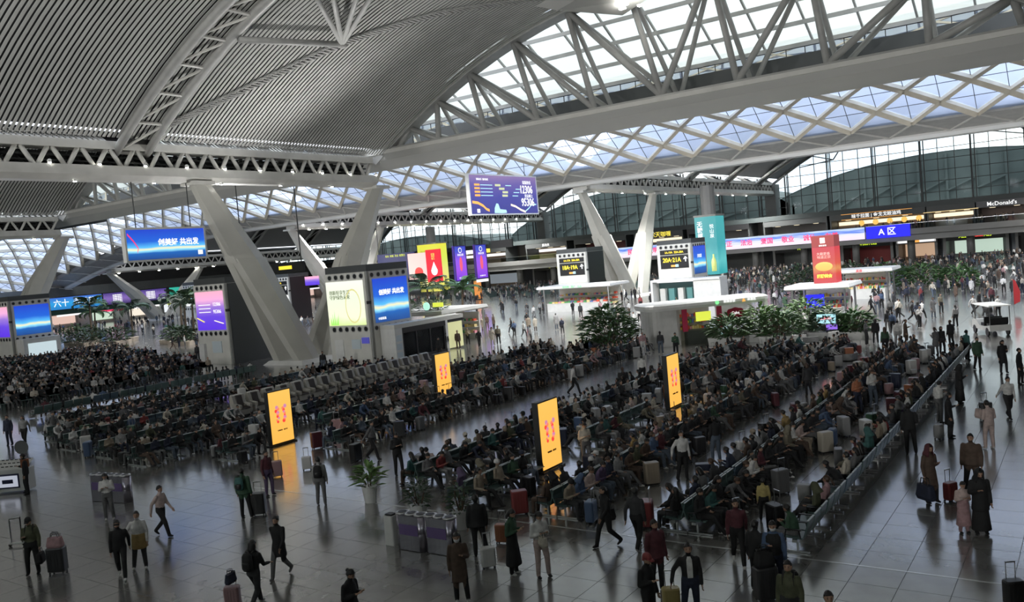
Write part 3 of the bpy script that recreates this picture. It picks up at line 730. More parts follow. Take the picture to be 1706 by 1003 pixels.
# ------------------------------------------------------------------ sign towers
PANELW = noisy('tower_panel', (.64, .63, .58), (.72, .71, .66), .7, .45)
PANELG = noisy('tower_side', (.30, .30, .28), (.34, .34, .32), .7, .5)
bluead = screen_mat('blue_poster', [(0, (.01, .06, .25)), (.22, (.01, .12, .45)), (.30, (.25, .7, .95)), (.36, (.9, .85, .5)), (.42, (.1, .5, .9)), (.6, (.01, .12, .65)), (1, (.01, .05, .55))], 'Z', 1.1, (2.2, .12))
greenad = screen_mat('green_poster', [(0, (.75, .95, .35)), (.2, (.95, 1, .72)), (.6, (.9, .98, .75)), (1, (.98, 1, .88))], 'Z', 1.0, (2, .2))
purplead = screen_mat('violet_poster', [(0, (.10, .03, .75)), (.35, (.14, .06, .75)), (.6, (.35, .2, .7)), (.78, (.95, .45, .75)), (1, (1, .45, .6))], 'Z', 1.0, (2, .08))
def disc(r=.16, d=.05): return MB().tube((0, 0, 0), (0, d, 0), r, n=12)
VENT = disc(.17).mesh('vent_opening', BLACK); VRIM = MB().tube((0, .0, 0), (0, .03, 0), .23, n=12).mesh('vent_rim', CHROME)
def poster(e, face, u0, u1, z0, z1, m, w, d, name='poster'):
    """face '-Y' or '+X' of a tower with front-left-bottom corner at origin, width w, depth d"""
    if face == '-Y': return MB().box(u0, u1, -.10, -.04, z0, z1).build(name, m, e)
    return MB().box(w+.04, w+.10, u0, u1, z0, z1).build(name, m, e)
def tower(x, y, w, d, label, z0=0, h=7.7, sidem=None):
    e = empty('sign_tower', (x, y, 0), label=label, cat='sign tower')
    MB().box(0, w, 0, d, z0, h).build('body', PANELG, e)
    MB().box(-.04, w*.97, -.05, 0, z0, h-.05).build('front_panel', PANELW, e)
    MB().box(w, w+.05, d*.05, d, z0, h-.05).build('side_panel', PANELW if sidem is None else sidem, e)
    MB().box(.0, w+.02, .02, d, h, h+.55).build('roof_parapet', DGREY, e)
    MB().box(w-.06, w+.08, -.08, .1, z0, h).build('corner_pilaster', PANELG, e)
    MB().box(w-.15, w+.12, -.12, .15, 5.0, 5.25).build('corner_bracket', BLACK, e)
    for zz in (h-.35, 2.95):
        for i in range(6):
            u = .55+(w-1.1)*i/5
            part('vent_opening', VENT, part('vent', VRIM, e, (u, -.075, zz)), (0, -.025, 0))
            if sidem is None:
                v = .55+(d-1.1)*i/5
                part('vent_opening', VENT, part('vent', VRIM, e, (w+.075, v, zz), (0, 0, pi/2)), (0, -.025, 0))
    return e
t1 = tower(-54.3, 50.7, 4.8, 5.0, 'sign tower with a pale green and a blue poster beside the nearest V column')
p = poster(t1, '-Y', .05, 4.35, 3.3, 7.0, greenad, 4.8, 5.0, 'green_poster')
t = MB(); t.loft([[(2.2+1.0*a*cos(q)*(.9), -.13, 4.9+1.45*a*sin(q)) for q in [2*pi*i/20 for i in range(20)]] for a in (1, .9)], cap=False); t.build('ring_print', glow('pale_gold', (.85, .8, .35), .8), t1).location = (.9, 0, 0)
text('创新轻享生活\n守护绿色未来', t1, (1.6, -.12, 5.85), .5, mat('print_green', (.2, .3, .08), .6))
for a in range(5): MB().loft([[(.4+.18*a-.05, -.12, 3.35), (.4+.18*a+.07, -.12, 3.35), (.45+.18*a+.15*(a-2)*.4, -.12, 4.1+.25*(a % 3))]]*2, cap=True).build('leaf_print', mat('leaf_print', (.2, .5, .05), .6, emit=.4, ecol=(.3, .8, .1)), t1)
poster(t1, '+X', .55, 4.75, 3.35, 7.0, bluead, 4.8, 5.0, 'blue_poster')
text('创美好 共出发', t1, (4.92, 2.7, 5.8), .62, GW, rot=(pi/2, 0, pi/2), bold=.015)
text('中国铁路', t1, (4.92, 1.3, 3.65), .3, GW, rot=(pi/2, 0, pi/2))
MB().box(.5, 1.5, -.12, -.05, .1, 2.1).build('service_door', WHITE, t1); MB().box(2.5, 3.5, -.12, -.05, 1.3, 2.1).build('notice_panel', mat('notice', (.6, .68, .72), .5), t1)
MB().box(3.7, 4.5, -.14, -.05, 1.75, 2.25).build('blue_sign', mat('indigo_sign', (.05, .05, .3), .5, emit=.3, ecol=(.1, .1, .5)), t1)
t2 = tower(-72.7, 50.7, 4.8, 5.0, 'sign tower with a pink to violet poster left of the nearest V column', sidem=DGREY)
poster(t2, '-Y', .15, 4.4, 3.3, 7.0, purplead, 4.8, 5.0, 'violet_poster')
text('12306', t2, (3.4, -.13, 5.75), .6, GW); text('95306', t2, (3.4, -.13, 5.05), .6, GW)
for i in range(3): MB().box(.6, 2.4, -.13, -.11, 5.0+i*.35, 5.07+i*.35).build('text_line', GW, t2)
MB().bar((.25, -.13, 4.5), (1.3, -.13, 4.1), .05, .16, up=(0, 1, 0)).build('ribbon_print', GY, t2); MB().bar((2.9, -.13, 4.2), (4.2, -.13, 3.9), .05, .14, up=(0, 1, 0)).build('ribbon_print', GWARM, t2)
MB().box(.3, 1.1, -.35, -.05, .2, 2.0).build('ticket_machine', WHITE, t2); MB().box(2.1, 3.5, -.12, -.05, 1.1, 2.2).build('notice_panel', MATS['notice'], t2)
t2b = tower(-114.9, 50.7, 4.8, 5.0, 'sign tower with a violet poster cut off by the left edge', sidem=None)
poster(t2b, '-Y', .15, 4.4, 3.3, 7.0, purplead, 4.8, 5.0, 'violet_poster'); poster(t2b, '+X', .55, 4.75, 3.35, 7.0, bluead, 4.8, 5.0, 'blue_poster')
MB().box(4.85, 6.6, .4, 4.9, 0, 2.9).build('side_booth', WHITE, t2b); MB().box(6.6, 6.66, .9, 4.3, .2, 2.3).build('booth_glass', glow('cold_glass', (.7, .85, .9), .7), t2b)
AMB = glow('amber', (1, .75, .05), 1.1)
def gate_tower(x, y, w, label, big, small, sidem):
    e = tower(x, y, w, 4.6, label, z0=0, h=7.55, sidem=sidem)
    MB().box(.4, w-.45, -.12, -.05, 6.25, 6.85).build('board', BLACK, e); MB().box(.4, w-.45, -.12, -.05, 4.5, 6.15).build('board', BLACK, e)
    MB().box(.4, w-.45, -.12, -.05, 3.55, 4.35).build('white_strip', GW, e)
    text(big, e, (w/2-.35, -.14, 5.55), .95, AMB, sx=.9, bold=.02); text('↑', e, (w-.8, -.14, 5.55), 1.0, GW, bold=.03)
    text(small, e, (w/2, -.14, 6.52), .45, AMB, sx=.95, bold=.01); MB().box(w/2-.5, w/2+.1, -.14, -.12, 4.7, 4.95).build('orange_mark', GO, e); MB().box(w/2+.1, w/2+.5, -.14, -.12, 4.68, 5.0).build('blue_mark', GCY, e)
    return e
t3 = gate_tower(-61.4, 100, 4.7, 'gate tower with amber figures 18A 19A over the warm lit kiosk', '18A·19A', '1A-17A  20A-28A', BLACK)
t4 = gate_tower(-46.4, 100, 4.6, 'gate tower with amber figures 20A 21A and a narrow blue screen', '20A·21A', '1A-19A  22A-28A', None)
poster(t4, '+X', .4, 4.2, 3.6, 7.1, bluead, 4.6, 4.6, 'blue_poster'); text('共出发', t4, (4.72, 2.2, 5.8), .6, GW, rot=(pi/2, 0, pi/2))
t5 = gate_tower(-122+1, 100, 4.7, 'far gate tower with amber figures seen between the legs of the first V column', '13A·14A', '1A-12A', BLACK)
t6 = gate_tower(-147, 100, 4.7, 'far gate tower with amber figures and a bright yellow side screen behind the palms', '10A·11A', '1A-9A', None)
poster(t6, '+X', .4, 4.2, 3.6, 7.1, screen_mat('yellow_screen', [(0, (.1, .6, .5)), (.3, (1, .8, .1)), (1, (1, .7, .05))], 'Z', 1), 4.7, 4.6, 'yellow_poster')

# ------------------------------------------------------------------ hanging billboards
def billboard(x, y0, y1, z0, z1, m, label, frame=WHITE, hang=16.2, xx=1, name='billboard'):
    e = empty(name, (x, (y0+y1)/2, z0), label=label, cat='billboard'); w = (y1-y0)/2; h = z1-z0
    MB().box(-.35, 0, -w, w, 0, h).build('panel', m, e)
    f = MB(); f.box(-.4, .06, -w-.15, w+.15, -.15, 0); f.box(-.4, .06, -w-.15, w+.15, h, h+.15); f.box(-.4, .06, -w-.15, -w, 0, h); f.box(-.4, .06, w, w+.15, 0, h)
    f.build('frame', frame, e)
    for s in (-w*.7, w*.7): MB().bar((-.2, s, h), (-.2, s, hang-z0), .06, .06).build('hanger', DGREY, e)
    return e
purple2 = screen_mat('billboard_purple', [(0, (.045, .05, .33)), (.45, (.07, .07, .42)), (.75, (.16, .12, .45)), (1, (.33, .22, .46))], 'Z', .85, (2, .25))
bb = billboard(-60, 79.7, 94.0, 13.1, 17.7, purple2, 'violet hanging billboard with big white numbers 12306 and 95306', hang=19.5)
R90 = (pi/2, 0, pi/2)
text('12306', bb, (.05, 4.7, 2.95), 1.75, GW, rot=R90, sx=.85, bold=.02); text('95306', bb, (.05, 4.9, 1.35), 1.75, GW, rot=R90, sx=.85, bold=.02)
text('客服热线', bb, (.05, 4.9, 3.85), .6, GW, rot=R90); text('货运网上', bb, (.05, 5.2, 2.15), .6, GW, rot=R90)
text('铁路出行  服务热线', bb, (.05, -4.6, 4.1), .35, GW, rot=R90)
for i, (a_, b_) in enumerate(((-1.4, .2), (-.6, 2.4), (.1, 1.9), (0, 1.6))):
    z = 3.45-i*.42; MB().box(.0, .05, -6.2, -5.2, z-.1, z+.13).build('orange_tag', GO, bb); MB().box(0, .04, -5.0, -2.6, z-.04, z+.04).build('text_line', GCY, bb)
    MB().box(0, .05, a_-.6, a_+.5, z-.12, z+.14).build('yellow_words', glow('dim_yellow', (.75, .8, .45), .7), bb); MB().box(0, .04, b_, b_+1.2, z-.05, z+.04).build('text_line', GCY, bb)
def ribbon(e, pts, w, m):
    mb = MB()
    for i in range(len(pts)-1):
        (a, b), (c, d) = pts[i], pts[i+1]; mb.quad((.05, a, b), (.05, c, d), (.05, c, d+w), (.05, a, b+w))
    mb.build('ribbon_print', m, e)
ribbon(bb, [(-6.9, 1.25), (-5.8, 1.15), (-4.8, .8), (-4.2, .4), (-3.6, .25)], .32, GO); ribbon(bb, [(1.0, .95), (2.0, .75), (3.2, .3), (4.2, .05)], .25, GWARM); ribbon(bb, [(4.0, .1), (5, .55), (5.6, .95), (6.8, 1.05)], .15, GCY)
MB().poly([(.05, -2.6, .1), (.05, -.9, .05), (.05, 0, .1), (.05, -.1, .45), (.05, -1.4, .55), (.05, -1.7, 1.2), (.05, -2.1, 1.25), (.05, -2.5, .7)]).build('train_figure', GCY, bb)
MB().box(0, .05, -6.0, -5.5, .15, .6).build('small_mark', GW, bb)
b2 = billboard(-60, 36.5, 43.3, 10.05, 12.35, bluead, 'wide blue hanging billboard with white brush characters at the left', hang=16.2)
text('创美好 共出发', b2, (.05, 1.0, 1.25), .72, GW, rot=R90, bold=.015)
MB().box(0, .05, 2.7, 3.1, .2, .55).build('small_mark', GW, b2)
ribbon(b2, [(-3.3, 1.9), (-2.8, 1.3), (-2.5, .8), (-2.6, .5)], .16, GP)
b3 = billboard(-121, 45, 52.5, 10.3, 13.2, screen_mat('green_mist', [(0, (.7, .75, .65)), (.4, (.6, .75, .6)), (.6, (.05, .3, .08)), (1, (.15, .35, .2))], 'Z', .9, (5, .3)), 'green and white hanging billboard cut by the left edge', hang=16.2)
# violet hanging banners
vm = screen_mat('violet_banner', [(0, (.2, .05, .75)), (.3, (.35, .08, .8)), (.6, (.3, .1, .85)), (.85, (.05, .08, .6)), (1, (.04, .06, .5))], 'Z', 1.0, (2, .2))
for k, (y0, y1) in enumerate(((120, 123.2), (126.2, 129.5))):
    e = billboard(-95, y0, y1, 4.2, 10.3, vm, ['left violet hanging banner with a pink figure, over the far crowd', 'right violet hanging banner with a pink figure and white foot strip'][k], frame=mat('banner_violet_edge', (.08, .04, .35), .5), name='hanging_banner', hang=16.3)
    w = (y1-y0)/2
    MB().loft([[(.05, w*.28*cos(q), 2.9+1.3*sin(q)) for q in [2*pi*i/16 for i in range(16)]], [(.08, w*.24*cos(q), 2.9+1.25*sin(q)) for q in [2*pi*i/16 for i in range(16)]]]).build('figure_print', glow('coral', (1, .15, .25), .8), e)
    MB().loft([[(.05, .5*cos(q), 5.4+.5*sin(q)) for q in [2*pi*i/14 for i in range(14)]], [(.07, .36*cos(q), 5.4+.36*sin(q)) for q in [2*pi*i/14 for i in range(14)]]], cap=False).build('ring_logo', GW, e)
    text('体验无限', e, (.08, 0, 4.55), .55, GW, rot=R90); text('非凡体验 尽享', e, (.08, 0, .4), .35, GW, rot=R90)
    MB().box(-.3, .05, -w, w, -.75, -.25).build('foot_strip', GW if k else GCY, e)
# wrapped column banners
def col_banner(x, y, w, z0, z1, m, label, d=3.5, top=16):
    e = empty('wrapped_column', (x, y, 0), label=label, cat='column banner')
    MB().lathe((w/2, d/2, 0), [(1.1, 0), (1.1, top)], 14).build('column', FAS, e)
    MB().box(0, w, 0, d, z0, z1).build('banner_box', m, e); MB().box(-.1, w+.1, -.1, d+.1, z1, z1+.3).build('cap', PANELG, e)
    return e
teal = screen_mat('turquoise_print', [(0, (.02, .42, .45)), (.25, (.12, .62, .62)), (.5, (.03, .42, .45)), (1, (.05, .45, .47))], 'Z', .85, (2, .3))
tc_ = col_banner(-51.4, 125, 3.4, 2.3, 11.2, teal, 'tall turquoise wrapped column with white vertical brush characters and drink bottle prints')
text('无\n糖\n原\n味\n茶', tc_, (.8, -.05, 8.2), 1.15, GW, bold=.01); text('悦\n山\n泉', tc_, (2.7, -.05, 8.9), .9, GW)
for u in (1.2, 2.7): MB().lathe((u, -.1, 2.8), [(.38, 0), (.4, 1.3), (.34, 1.7), (.13, 2.2), (.13, 2.6)], 10).build('bottle_print', glow('bottle', (.75, .85, .3), .6), tc_, True)
yel = screen_mat('yellow_print', [(0, (.9, .85, .1)), (.4, (.95, .9, .25)), (.7, (.8, .95, .1)), (1, (.95, .9, .05))], 'Z', .85, (4, .3))
yc = col_banner(-129.5, 150, 5.8, 1.2, 12, yel, 'tall yellow wrapped column behind the blue poster tower')
for zz in (8.7, 8.9): MB().bar((.4, -.06, zz-.3), (2.4, -.06, zz+.1), .06, .35).build('grey_stripe', mat('lilac_grey', (.35, .35, .5), .5, emit=.3, ecol=(.5, .5, .7)), yc)
for r_ in range(2):
    for c_ in range(2): MB().box(.7+c_*2.6, 2.3+c_*2.6, -.06, -.02, 2.8+r_*2.6-.6, 4.6+r_*2.6-.6).build('pale_window', glow('pale_yellow', (.95, .95, .5), .8), yc)
text('安心出行 一路平安', yc, (2.9, -.06, 10.4), .6, mat('grey_ink', (.3, .3, .1), .5))
def sign_board(x, y, w, z0, z1, m, label, name='hanging_sign', post=True):
    e = empty(name, (x, y, z0), label=label, cat='sign'); MB().box(0, w, -.15, .15, 0, z1-z0).build('panel', m, e)
    if post:
        for u in (.3, w-.3): MB().bar((u, 0, z1-z0), (u, 0, (A(x)+.3 if y < 64 or y > 107 else 18)-z0), .08, .08, up=(0, 1, 0)).build('hanger', DGREY, e)
    return e
s_ = sign_board(-106, 120, 4.6, 5.0, 9.8, glow('salmon', (1, .6, .55), .9), 'pink and salmon poster with a red heart shape beside the red poster', post=False)
MB().ball((2.5, -.2, 1.3), (1.0, .05, .9), 12, 8).build('heart_print', GR, s_, True)
s_ = sign_board(-101.2, 119.5, 3.4, 4.3, 10.2, glow('crimson', (.85, .02, .04), .9), 'tall red poster with a white teardrop shape beside the yellow column', post=False)
MB().loft([[(1.8+.75*cos(q)*(1 if sin(q) < 0 else 1-sin(q)*.9), -.18, 2.1+(1.6 if sin(q) > 0 else .9)*sin(q)) for q in [2*pi*i/18 for i in range(18)]]]*2).build('teardrop_print', GW, s_)
text('新春\n出行\n有礼', s_, (1.7, -.18, 4.6), .5, GO, bold=.02)
s_ = sign_board(-116.5, 123, 9.5, 5.2, 10.2, mat('board_navy', (.01, .012, .035), .5, emit=.15, ecol=(.1, .1, .4)), 'dark departure board with rows of pale figures left of the salmon poster', name='departure_board')
text('\n'.join(['G1012 武汉 09:35 A12', 'G6014 深圳 09:41 A13', 'G2901 南宁 09:48 A14', 'D1821 贵阳 09:52 A15', 'G0824 西安 10:03 A16', 'G7512 长沙 10:10 A17']), s_, (4.7, -.2, 1.9), .58, glow('lilac_text', (.6, .55, 1), .9))
text('车次  终到  开点  检票口', s_, (4.7, -.2, 4.5), .6, GYG)
s_ = sign_board(-94.4, 165, 4, 2.6, 4.0, GG, 'small green gate sign over the dense far crowd', post=False)
sign_board(-78, 108, 4, 9.2, 10.4, BLACK, 'black hanging direction sign between the V column legs')
s_ = sign_board(-74.5, 58, 9.5, 8.2, 9.2, BLACK, 'black hanging direction sign above the violet poster tower'); text('A 检票口', s_, (3, -.18, .5), .6, GW); MB().box(6, 7.9, -.2, -.15, .3, .65).build('amber_words', AMB, s_)
s_ = sign_board(-112, 100, 3.2, 5.8, 7.3, purplead, 'small pink and blue screen seen between the legs of the first V column', post=False)
# small orange posters far away
for k, (x, y) in enumerate(((-98, 130), (-83.5, 145), (-77, 140), (-98.8, 105))):
    e = empty('poster_stand', (x, y, 0), label=['small orange poster stand left of the far crowd', 'orange poster stand in the middle of the far crowd', 'orange poster stand near the red gate wall in the far crowd', 'orange poster stand behind the food kiosk'][k], cat='poster')
    MB().box(-.8, .8, -.1, .1, .2, 3.6).build('panel', glow('orange_print', (.9, .35, .08), .6), e); MB().box(-.4, .4, -.3, .3, 0, .2).build('foot', DGREY, e)

# ------------------------------------------------------------------ yellow lit display panels between the seats
yd = screen_mat('amber_display', [(0, (1, .50, .085)), (1, (1, .56, .11))], 'Z', 1.0, (2, .1))
def disp(x, y, label):
    e = empty('display_totem', (x, y, 0), label=label, cat='display', group=None)
    MB().box(-.24, 0, -.68, .68, 0, 2.6).build('case', mat('totem_case', (.035, .035, .035), .45), e)
    MB().box(0, .02, -.64, .64, .12, 2.55).build('screen', yd, e)
    MB().box(-.34, .1, -.75, .75, 0, .06).build('foot', BLACK, e)
    fl = [GR, glow('rose', (1, .25, .15), .9), glow('lilac2', (.75, .3, .5), .8)]
    rnd = random.Random(3)
    for cy in (-.22, .2):
        for q in range(9):
            a = rnd.uniform(0, 6.28); r = rnd.uniform(.02, .12); zz = 1.12+q*.085; 
            MB().tube((.022, cy+r*cos(a)*.7, zz), (.03, cy+r*cos(a)*.7, zz), rnd.uniform(.05, .10), n=7).build('blossom_print', fl[q % 3], e)
    text('马到成功 一路平安', e, (.03, 0, .7), .09, mat('ink', (.1, .03, .01), .6), rot=R90)
    return e
disp(-16.9, 26.0, 'amber lit display totem with red blossoms, nearest to the viewer, among the middle seats')
disp(-32.2, 26.4, 'amber lit display totem among the left seats, lower left of the massage chairs')
disp(-32.2, 38.6, 'amber lit display totem right of the massage chair row')
disp(-17.1, 37.6, 'amber lit display totem below the white kiosk, right of centre')

# ------------------------------------------------------------------ kiosks
GOODS = [mat('goods_%d' % i, c, .6) for i, c in enumerate([(.7, .1, .05), (.75, .5, .1), (.6, .6, .55), (.1, .35, .12), (.75, .3, .35), (.8, .65, .3), (.1, .15, .4)])]
def goods(e, x0, x1, y0, y1, zs, seed=1, n=26):
    rnd = random.Random(seed); mb = MB()
    for z in zs:
        for i in range(n):
            x = x0+(x1-x0)*(i+.5)/n; w = (x1-x0)/n*.42; mb.box(x-w, x+w, y0, y1, z, z+rnd.uniform(.15, .32), rnd.randrange(7))
    return stuff(mb.build('goods', GOODS, e))
def kiosk(x, y, w, d, h, label, canopy=WHITE, lit=GWARM, seed=1, sign='', signm=GW, over=.6, back=True, name='kiosk'):
    e = empty(name, (x, y, 0), label=label, cat='kiosk')
    MB().loft([[(-over, -over, h), (w+over, -over, h), (w+over, d+over, h), (-over, d+over, h)], [(-over-.1, -over-.1, h+.1), (w+over+.1, -over-.1, h+.1), (w+over+.1, d+over+.1, h+.1), (-over-.1, d+over+.1, h+.1)], [(-over-.05, -over-.05, h+.38), (w+over, -over, h+.38), (w+over, d+over, h+.38), (-over, d+over, h+.38)]]).build('canopy', canopy, e)
    pm = MB().tube((0, 0, 0), (0, 0, h), .09, n=8).mesh('post', CHROME)
    for a in (0, w):
        for b in (0, d): part('post', pm, e, (a, b, 0))
    MB().box(.3, w-.3, .1, .9, 0, 1.05).build('counter', WHITE, e); MB().box(.25, w-.25, .05, .95, 1.05, 1.1).build('counter_top', PANELW, e)
    if back: MB().box(.3, w-.3, d-.4, d-.25, 0, h-.3).build('back_panel', PANELW, e)
    for z in (.6, 1.2, 1.8): MB().box(.4, w-.4, d-1.0, d-.4, z, z+.05).build('shelf', WHITE, e)
    goods(e, .5, w-.5, d-.95, d-.5, (.65, 1.25, 1.85), seed); goods(e, .5, w-.5, .2, .7, (1.1,), seed+5, 18)
    MB().box(.5, w-.5, d*.4, d*.4+.2, h-.12, h-.04).build('light_panel', lit, e)
    if sign: text(sign, e, (w/2, -over-.13, h+.22), .42, signm)
    return e
kiosk(-60.8, 95, 9.6, 4, 3.0, 'warm lit snack kiosk with white canopy below the gate tower reading 18A 19A', sign='便利购 · 特产 · 礼品', signm=GG, seed=3)
s20 = empty('white_framed_shop', (-46.4, 97.2, 0), label='white framed glass booth with pale machines below the gate tower reading 20A 21A', cat='booth')
f = MB(); f.box(0, .3, 0, 2.6, 0, 3.0); f.box(0, 9.0, 0, 2.6, 3.0, 3.25); f.box(5.6, 9.0, .2, 2.6, 0, 3.0); f.build('frame', WHITE, s20)
MB().box(.3, 5.6, 1.9, 2.1, 0, 3.0).build('rear_screen', mat('booth_teal', (.08, .16, .16), .4), s20)
for i in range(4): MB().box(.7+i*1.2, 1.4+i*1.2, 1.2, 1.8, 0, 2.1).build('machine', [WHITE, mat('machine_teal', (.12, .3, .3), .4)][i % 2], s20)
MB().box(.5, 5.4, .9, 1.0, 2.85, 2.95).build('light_panel', GW, s20)
# white rounded kiosk in the middle right
wk = empty('canopy_kiosk', (-28.2, 58.7, 0), rz=radians(44), label='white rounded kiosk with a flat canopy and green logo, behind the big broad leaved plant', cat='kiosk')
n = 14; W_, D_ = 9.6, 3.4
def rr(x0, x1, y0, y1, r, z): 
    pts = []
    for cx, cy, a0 in ((x1-r, y0+r, -pi/2), (x1-r, y1-r, 0), (x0+r, y1-r, pi/2), (x0+r, y0+r, pi)):
        for k in range(5): a = a0+pi/2*k/4; pts.append((cx+r*cos(a), cy+r*sin(a), z))
    return pts
MB().loft([rr(-.3, W_, -.3, D_, .8, 2.75), rr(-.4, W_+.1, -.4, D_+.1, .9, 2.95), rr(-.4, W_+.1, -.4, D_+.1, .9, 3.15), rr(-.2, W_-.1, -.2, D_-.1, .8, 3.25)]).build('canopy', WHITE, wk)
MB().loft([rr(0, 2.5, 0, D_-.3, .7, 0), rr(0, 2.5, 0, D_-.3, .7, 2.75)]).build('rounded_booth', noisy('booth_white', (.55, .55, .53), (.62, .62, .60), 2, .4), wk)
MB().box(2.5, 5.8, D_-.6, D_-.4, 0, 2.75).build('back_panel', mat('kiosk_back', (.45, .44, .42), .5), wk); MB().box(W_-.4, W_-.1, 0, .3, 0, 2.75).build('post', WHITE, wk); MB().box(W_-.4, W_-.1, D_-.6, D_-.3, 0, 2.75).build('post', WHITE, wk)
MB().box(6.4, 9.5, D_-.6, D_-.4, .9, 2.75).build('wall_panel', WHITE, wk)
MB().loft([[(8.0+0.8*cos(q)*(1+.06*cos(8*q)), D_-.66, 1.8+.42*sin(q)*(1+.06*cos(8*q))) for q in [2*pi*i/32 for i in range(32)]]]*2).build('red_badge', mat('badge_red', (.40, .02, .05), .5), wk)
MB().box(3, 9, .8, 1.0, 2.68, 2.74).build('light_panel', GW, wk); MB().box(3, 9, 1.9, 2.1, 2.68, 2.74).build('light_panel', GW, wk); text('Cake', wk, (8.0, D_-.7, 1.8), .4, GW)
MB().box(2.9, 5.4, .2, .9, 0, 1.0).build('counter', mat('counter_dark', (.06, .07, .06), .4), wk); goods(wk, 2.9, 5.3, D_-1.1, D_-.7, (.9, 1.4, 1.9), 9, 12)
for s_x in (2.7, 5.5): MB().box(s_x-.2, s_x+.2, .0, .1, 1.0, 2.7).build('red_door_strip', mat('banner_red', (.45, .03, .08), .6), wk)
MB().box(3.6, 4.8, 0, .08, 1.7, 2.4).build('green_notice', GYG, wk)
MB().tube((5.2, -.45, 3.02), (5.2, -.42, 3.02), .15, n=12).build('green_logo', GG, wk); text('鲜果茶饮', wk, (6.2, -.45, 3.02), .3, GW)
MB().poly([(7.2, -.45, 2.9), (7.5, -.45, 2.9), (7.35, -.45, 3.18)]).build('orange_mark', GO, wk); text('休息区', wk, (8.0, -.45, 3.02), .3, GW)
# red totem kiosk
rk = kiosk(-22.4, 75.2, 4.4, 3.6, 2.75, 'bakery kiosk with a white canopy carrying the tall red food sign', seed=7, over=.45, lit=GW)
MB().box(1.2, 2.7, -.2, .0, 1.2, 2.3).build('blue_screen', GB, rk)
rs = empty('red_sign_tower', (-20.85, 76.6, 0), label='tall red food advertising sign with a maroon head standing on the bakery kiosk roof', cat='sign')
rm = screen_mat('red_print', [(0, (.8, .02, .03)), (.25, (.85, .05, .02)), (.4, (.9, .35, .08)), (.52, (.85, .10, .04)), (1, (.8, .03, .05))], 'Z', .8, (4, .22))
MB().box(0, 1.9, 0, 1.9, 3.15, 6.3).build('red_panel', rm, rs); MB().box(0, 1.9, 0, 1.9, 6.3, 7.3).build('maroon_head', mat('maroon', (.16, .03, .03), .5, emit=.25, ecol=(.35, .05, .05)), rs)
MB().box(.75, 1.15, -.04, 0, 6.65, 7.1).build('white_logo', mat('logo_frame', (.8, .8, .8), .5, emit=.8, ecol=(1, 1, 1)), rs); text('?', rs, (.95, -.06, 6.87), .4, MATS['maroon'])
text('大碗更香\n 味道正宗', rs, (.95, -.05, 5.55), .36, glow('pink_ink', (1, .55, .5), .8)); text('招牌美食', rs, (.95, -.05, 3.75), .4, GY, bold=.015); text('肠粉面馆', rs, (.95, -.05, 6.42), .2, GW)
MB().ball((.95, -.02, 4.6), (.75, .04, .4), 14, 8).build('dish_print', glow('dish', (1, .45, .12), .8), rs, True)
kiosk(-23.8, 96, 5.2, 3.4, 2.85, 'red lit snack kiosk with white canopy, further back behind the red sign', lit=GWARM, seed=11, sign='美食', signm=GR)
# food kiosk with plants on the roof, right of tower
fk = kiosk(-58, 61, 7.5, 6.5, 3.0, 'grey kiosk with shelves of pink and orange snacks and plants on its roof', lit=GW, seed=13, over=.3, canopy=GIRD)
MB().box(1.0, 2.9, -.5, -.35, 3.5, 5.0).build('food_poster', screen_mat('food_print', [(0, (.9, .8, .6)), (.5, (.9, .15, .05)), (1, (.95, .3, .2))], 'Z', .9, (6, .8)), fk)
MB().tube((6.2, -.5, 3.9), (6.2, -.4, 3.9), .38, n=16).build('round_sign', glow('mint', (.5, .95, .75), .9), fk); MB().box(7.0, 8.2, -.5, -.4, 3.8, 4.2).build('yellow_sign', GYG, fk)
# glass fronted booth with massage pods beside the tower
gb = empty('glass_booth', (-49.4, 51.6, 0), label='long booth with a black framed glass front and tall pods, right of the blue poster', cat='booth')
MB().box(0, 1.6, 0, 9.2, 2.75, 3.1).build('roof', PANELW, gb); MB().box(0, 1.6, 0, .9, 0, 2.75).build('end_panel', WHITE, gb); MB().box(0, 1.6, 6.6, 6.9, 0, 2.75).build('pier', WHITE, gb)
MB().box(1.45, 1.6, .9, 6.6, 2.3, 2.75).build('black_lintel', BLACK, gb); MB().box(1.45, 1.6, .9, 6.6, 0, .25).build('black_sill', BLACK, gb); MB().box(0, .1, .9, 6.6, 0, 2.75).build('rear_screen', mat('booth_dark', (.08, .14, .14), .4), gb)
for y_ in (.9, 2.6, 4.4, 6.3): MB().box(1.45, 1.6, y_, y_+.14, .25, 2.3).build('black_mullion', BLACK, gb)
for i in range(4): MB().loft([[(.45+.3*cos(a), 1.75+i*1.3+.28*sin(a), z) for a in [pi/4*k for k in range(8)]] for z in (.1, 1.9)]).build('pod', mat('pod_grey', (.30, .34, .34), .3), gb, True); MB().box(.9, .95, 1.25+i*1.35, 1.42+i*1.35, .4, 2.0).build('light_tube', GW, gb)
MB().box(1.5, 1.55, 1.0, 6.4, .25, 2.3).build('glass', glass('booth_glass', (.7, .78, .78), refl=.3), gb)
MB().box(.2, 1.55, 6.9, 9.0, .2, 2.5).build('yellow_cabinet', glow('pale_cabinet', (.85, .85, .45), .55), gb); MB().box(1.5, 1.62, 7.0, 9.1, 2.5, 2.75).build('cabinet_head', BLACK, gb)
for i in range(3): MB().box(1.6, 1.63, .1, .75, .3+i*.7, .8+i*.7).build('info_sheet', MATS['notice'], gb)
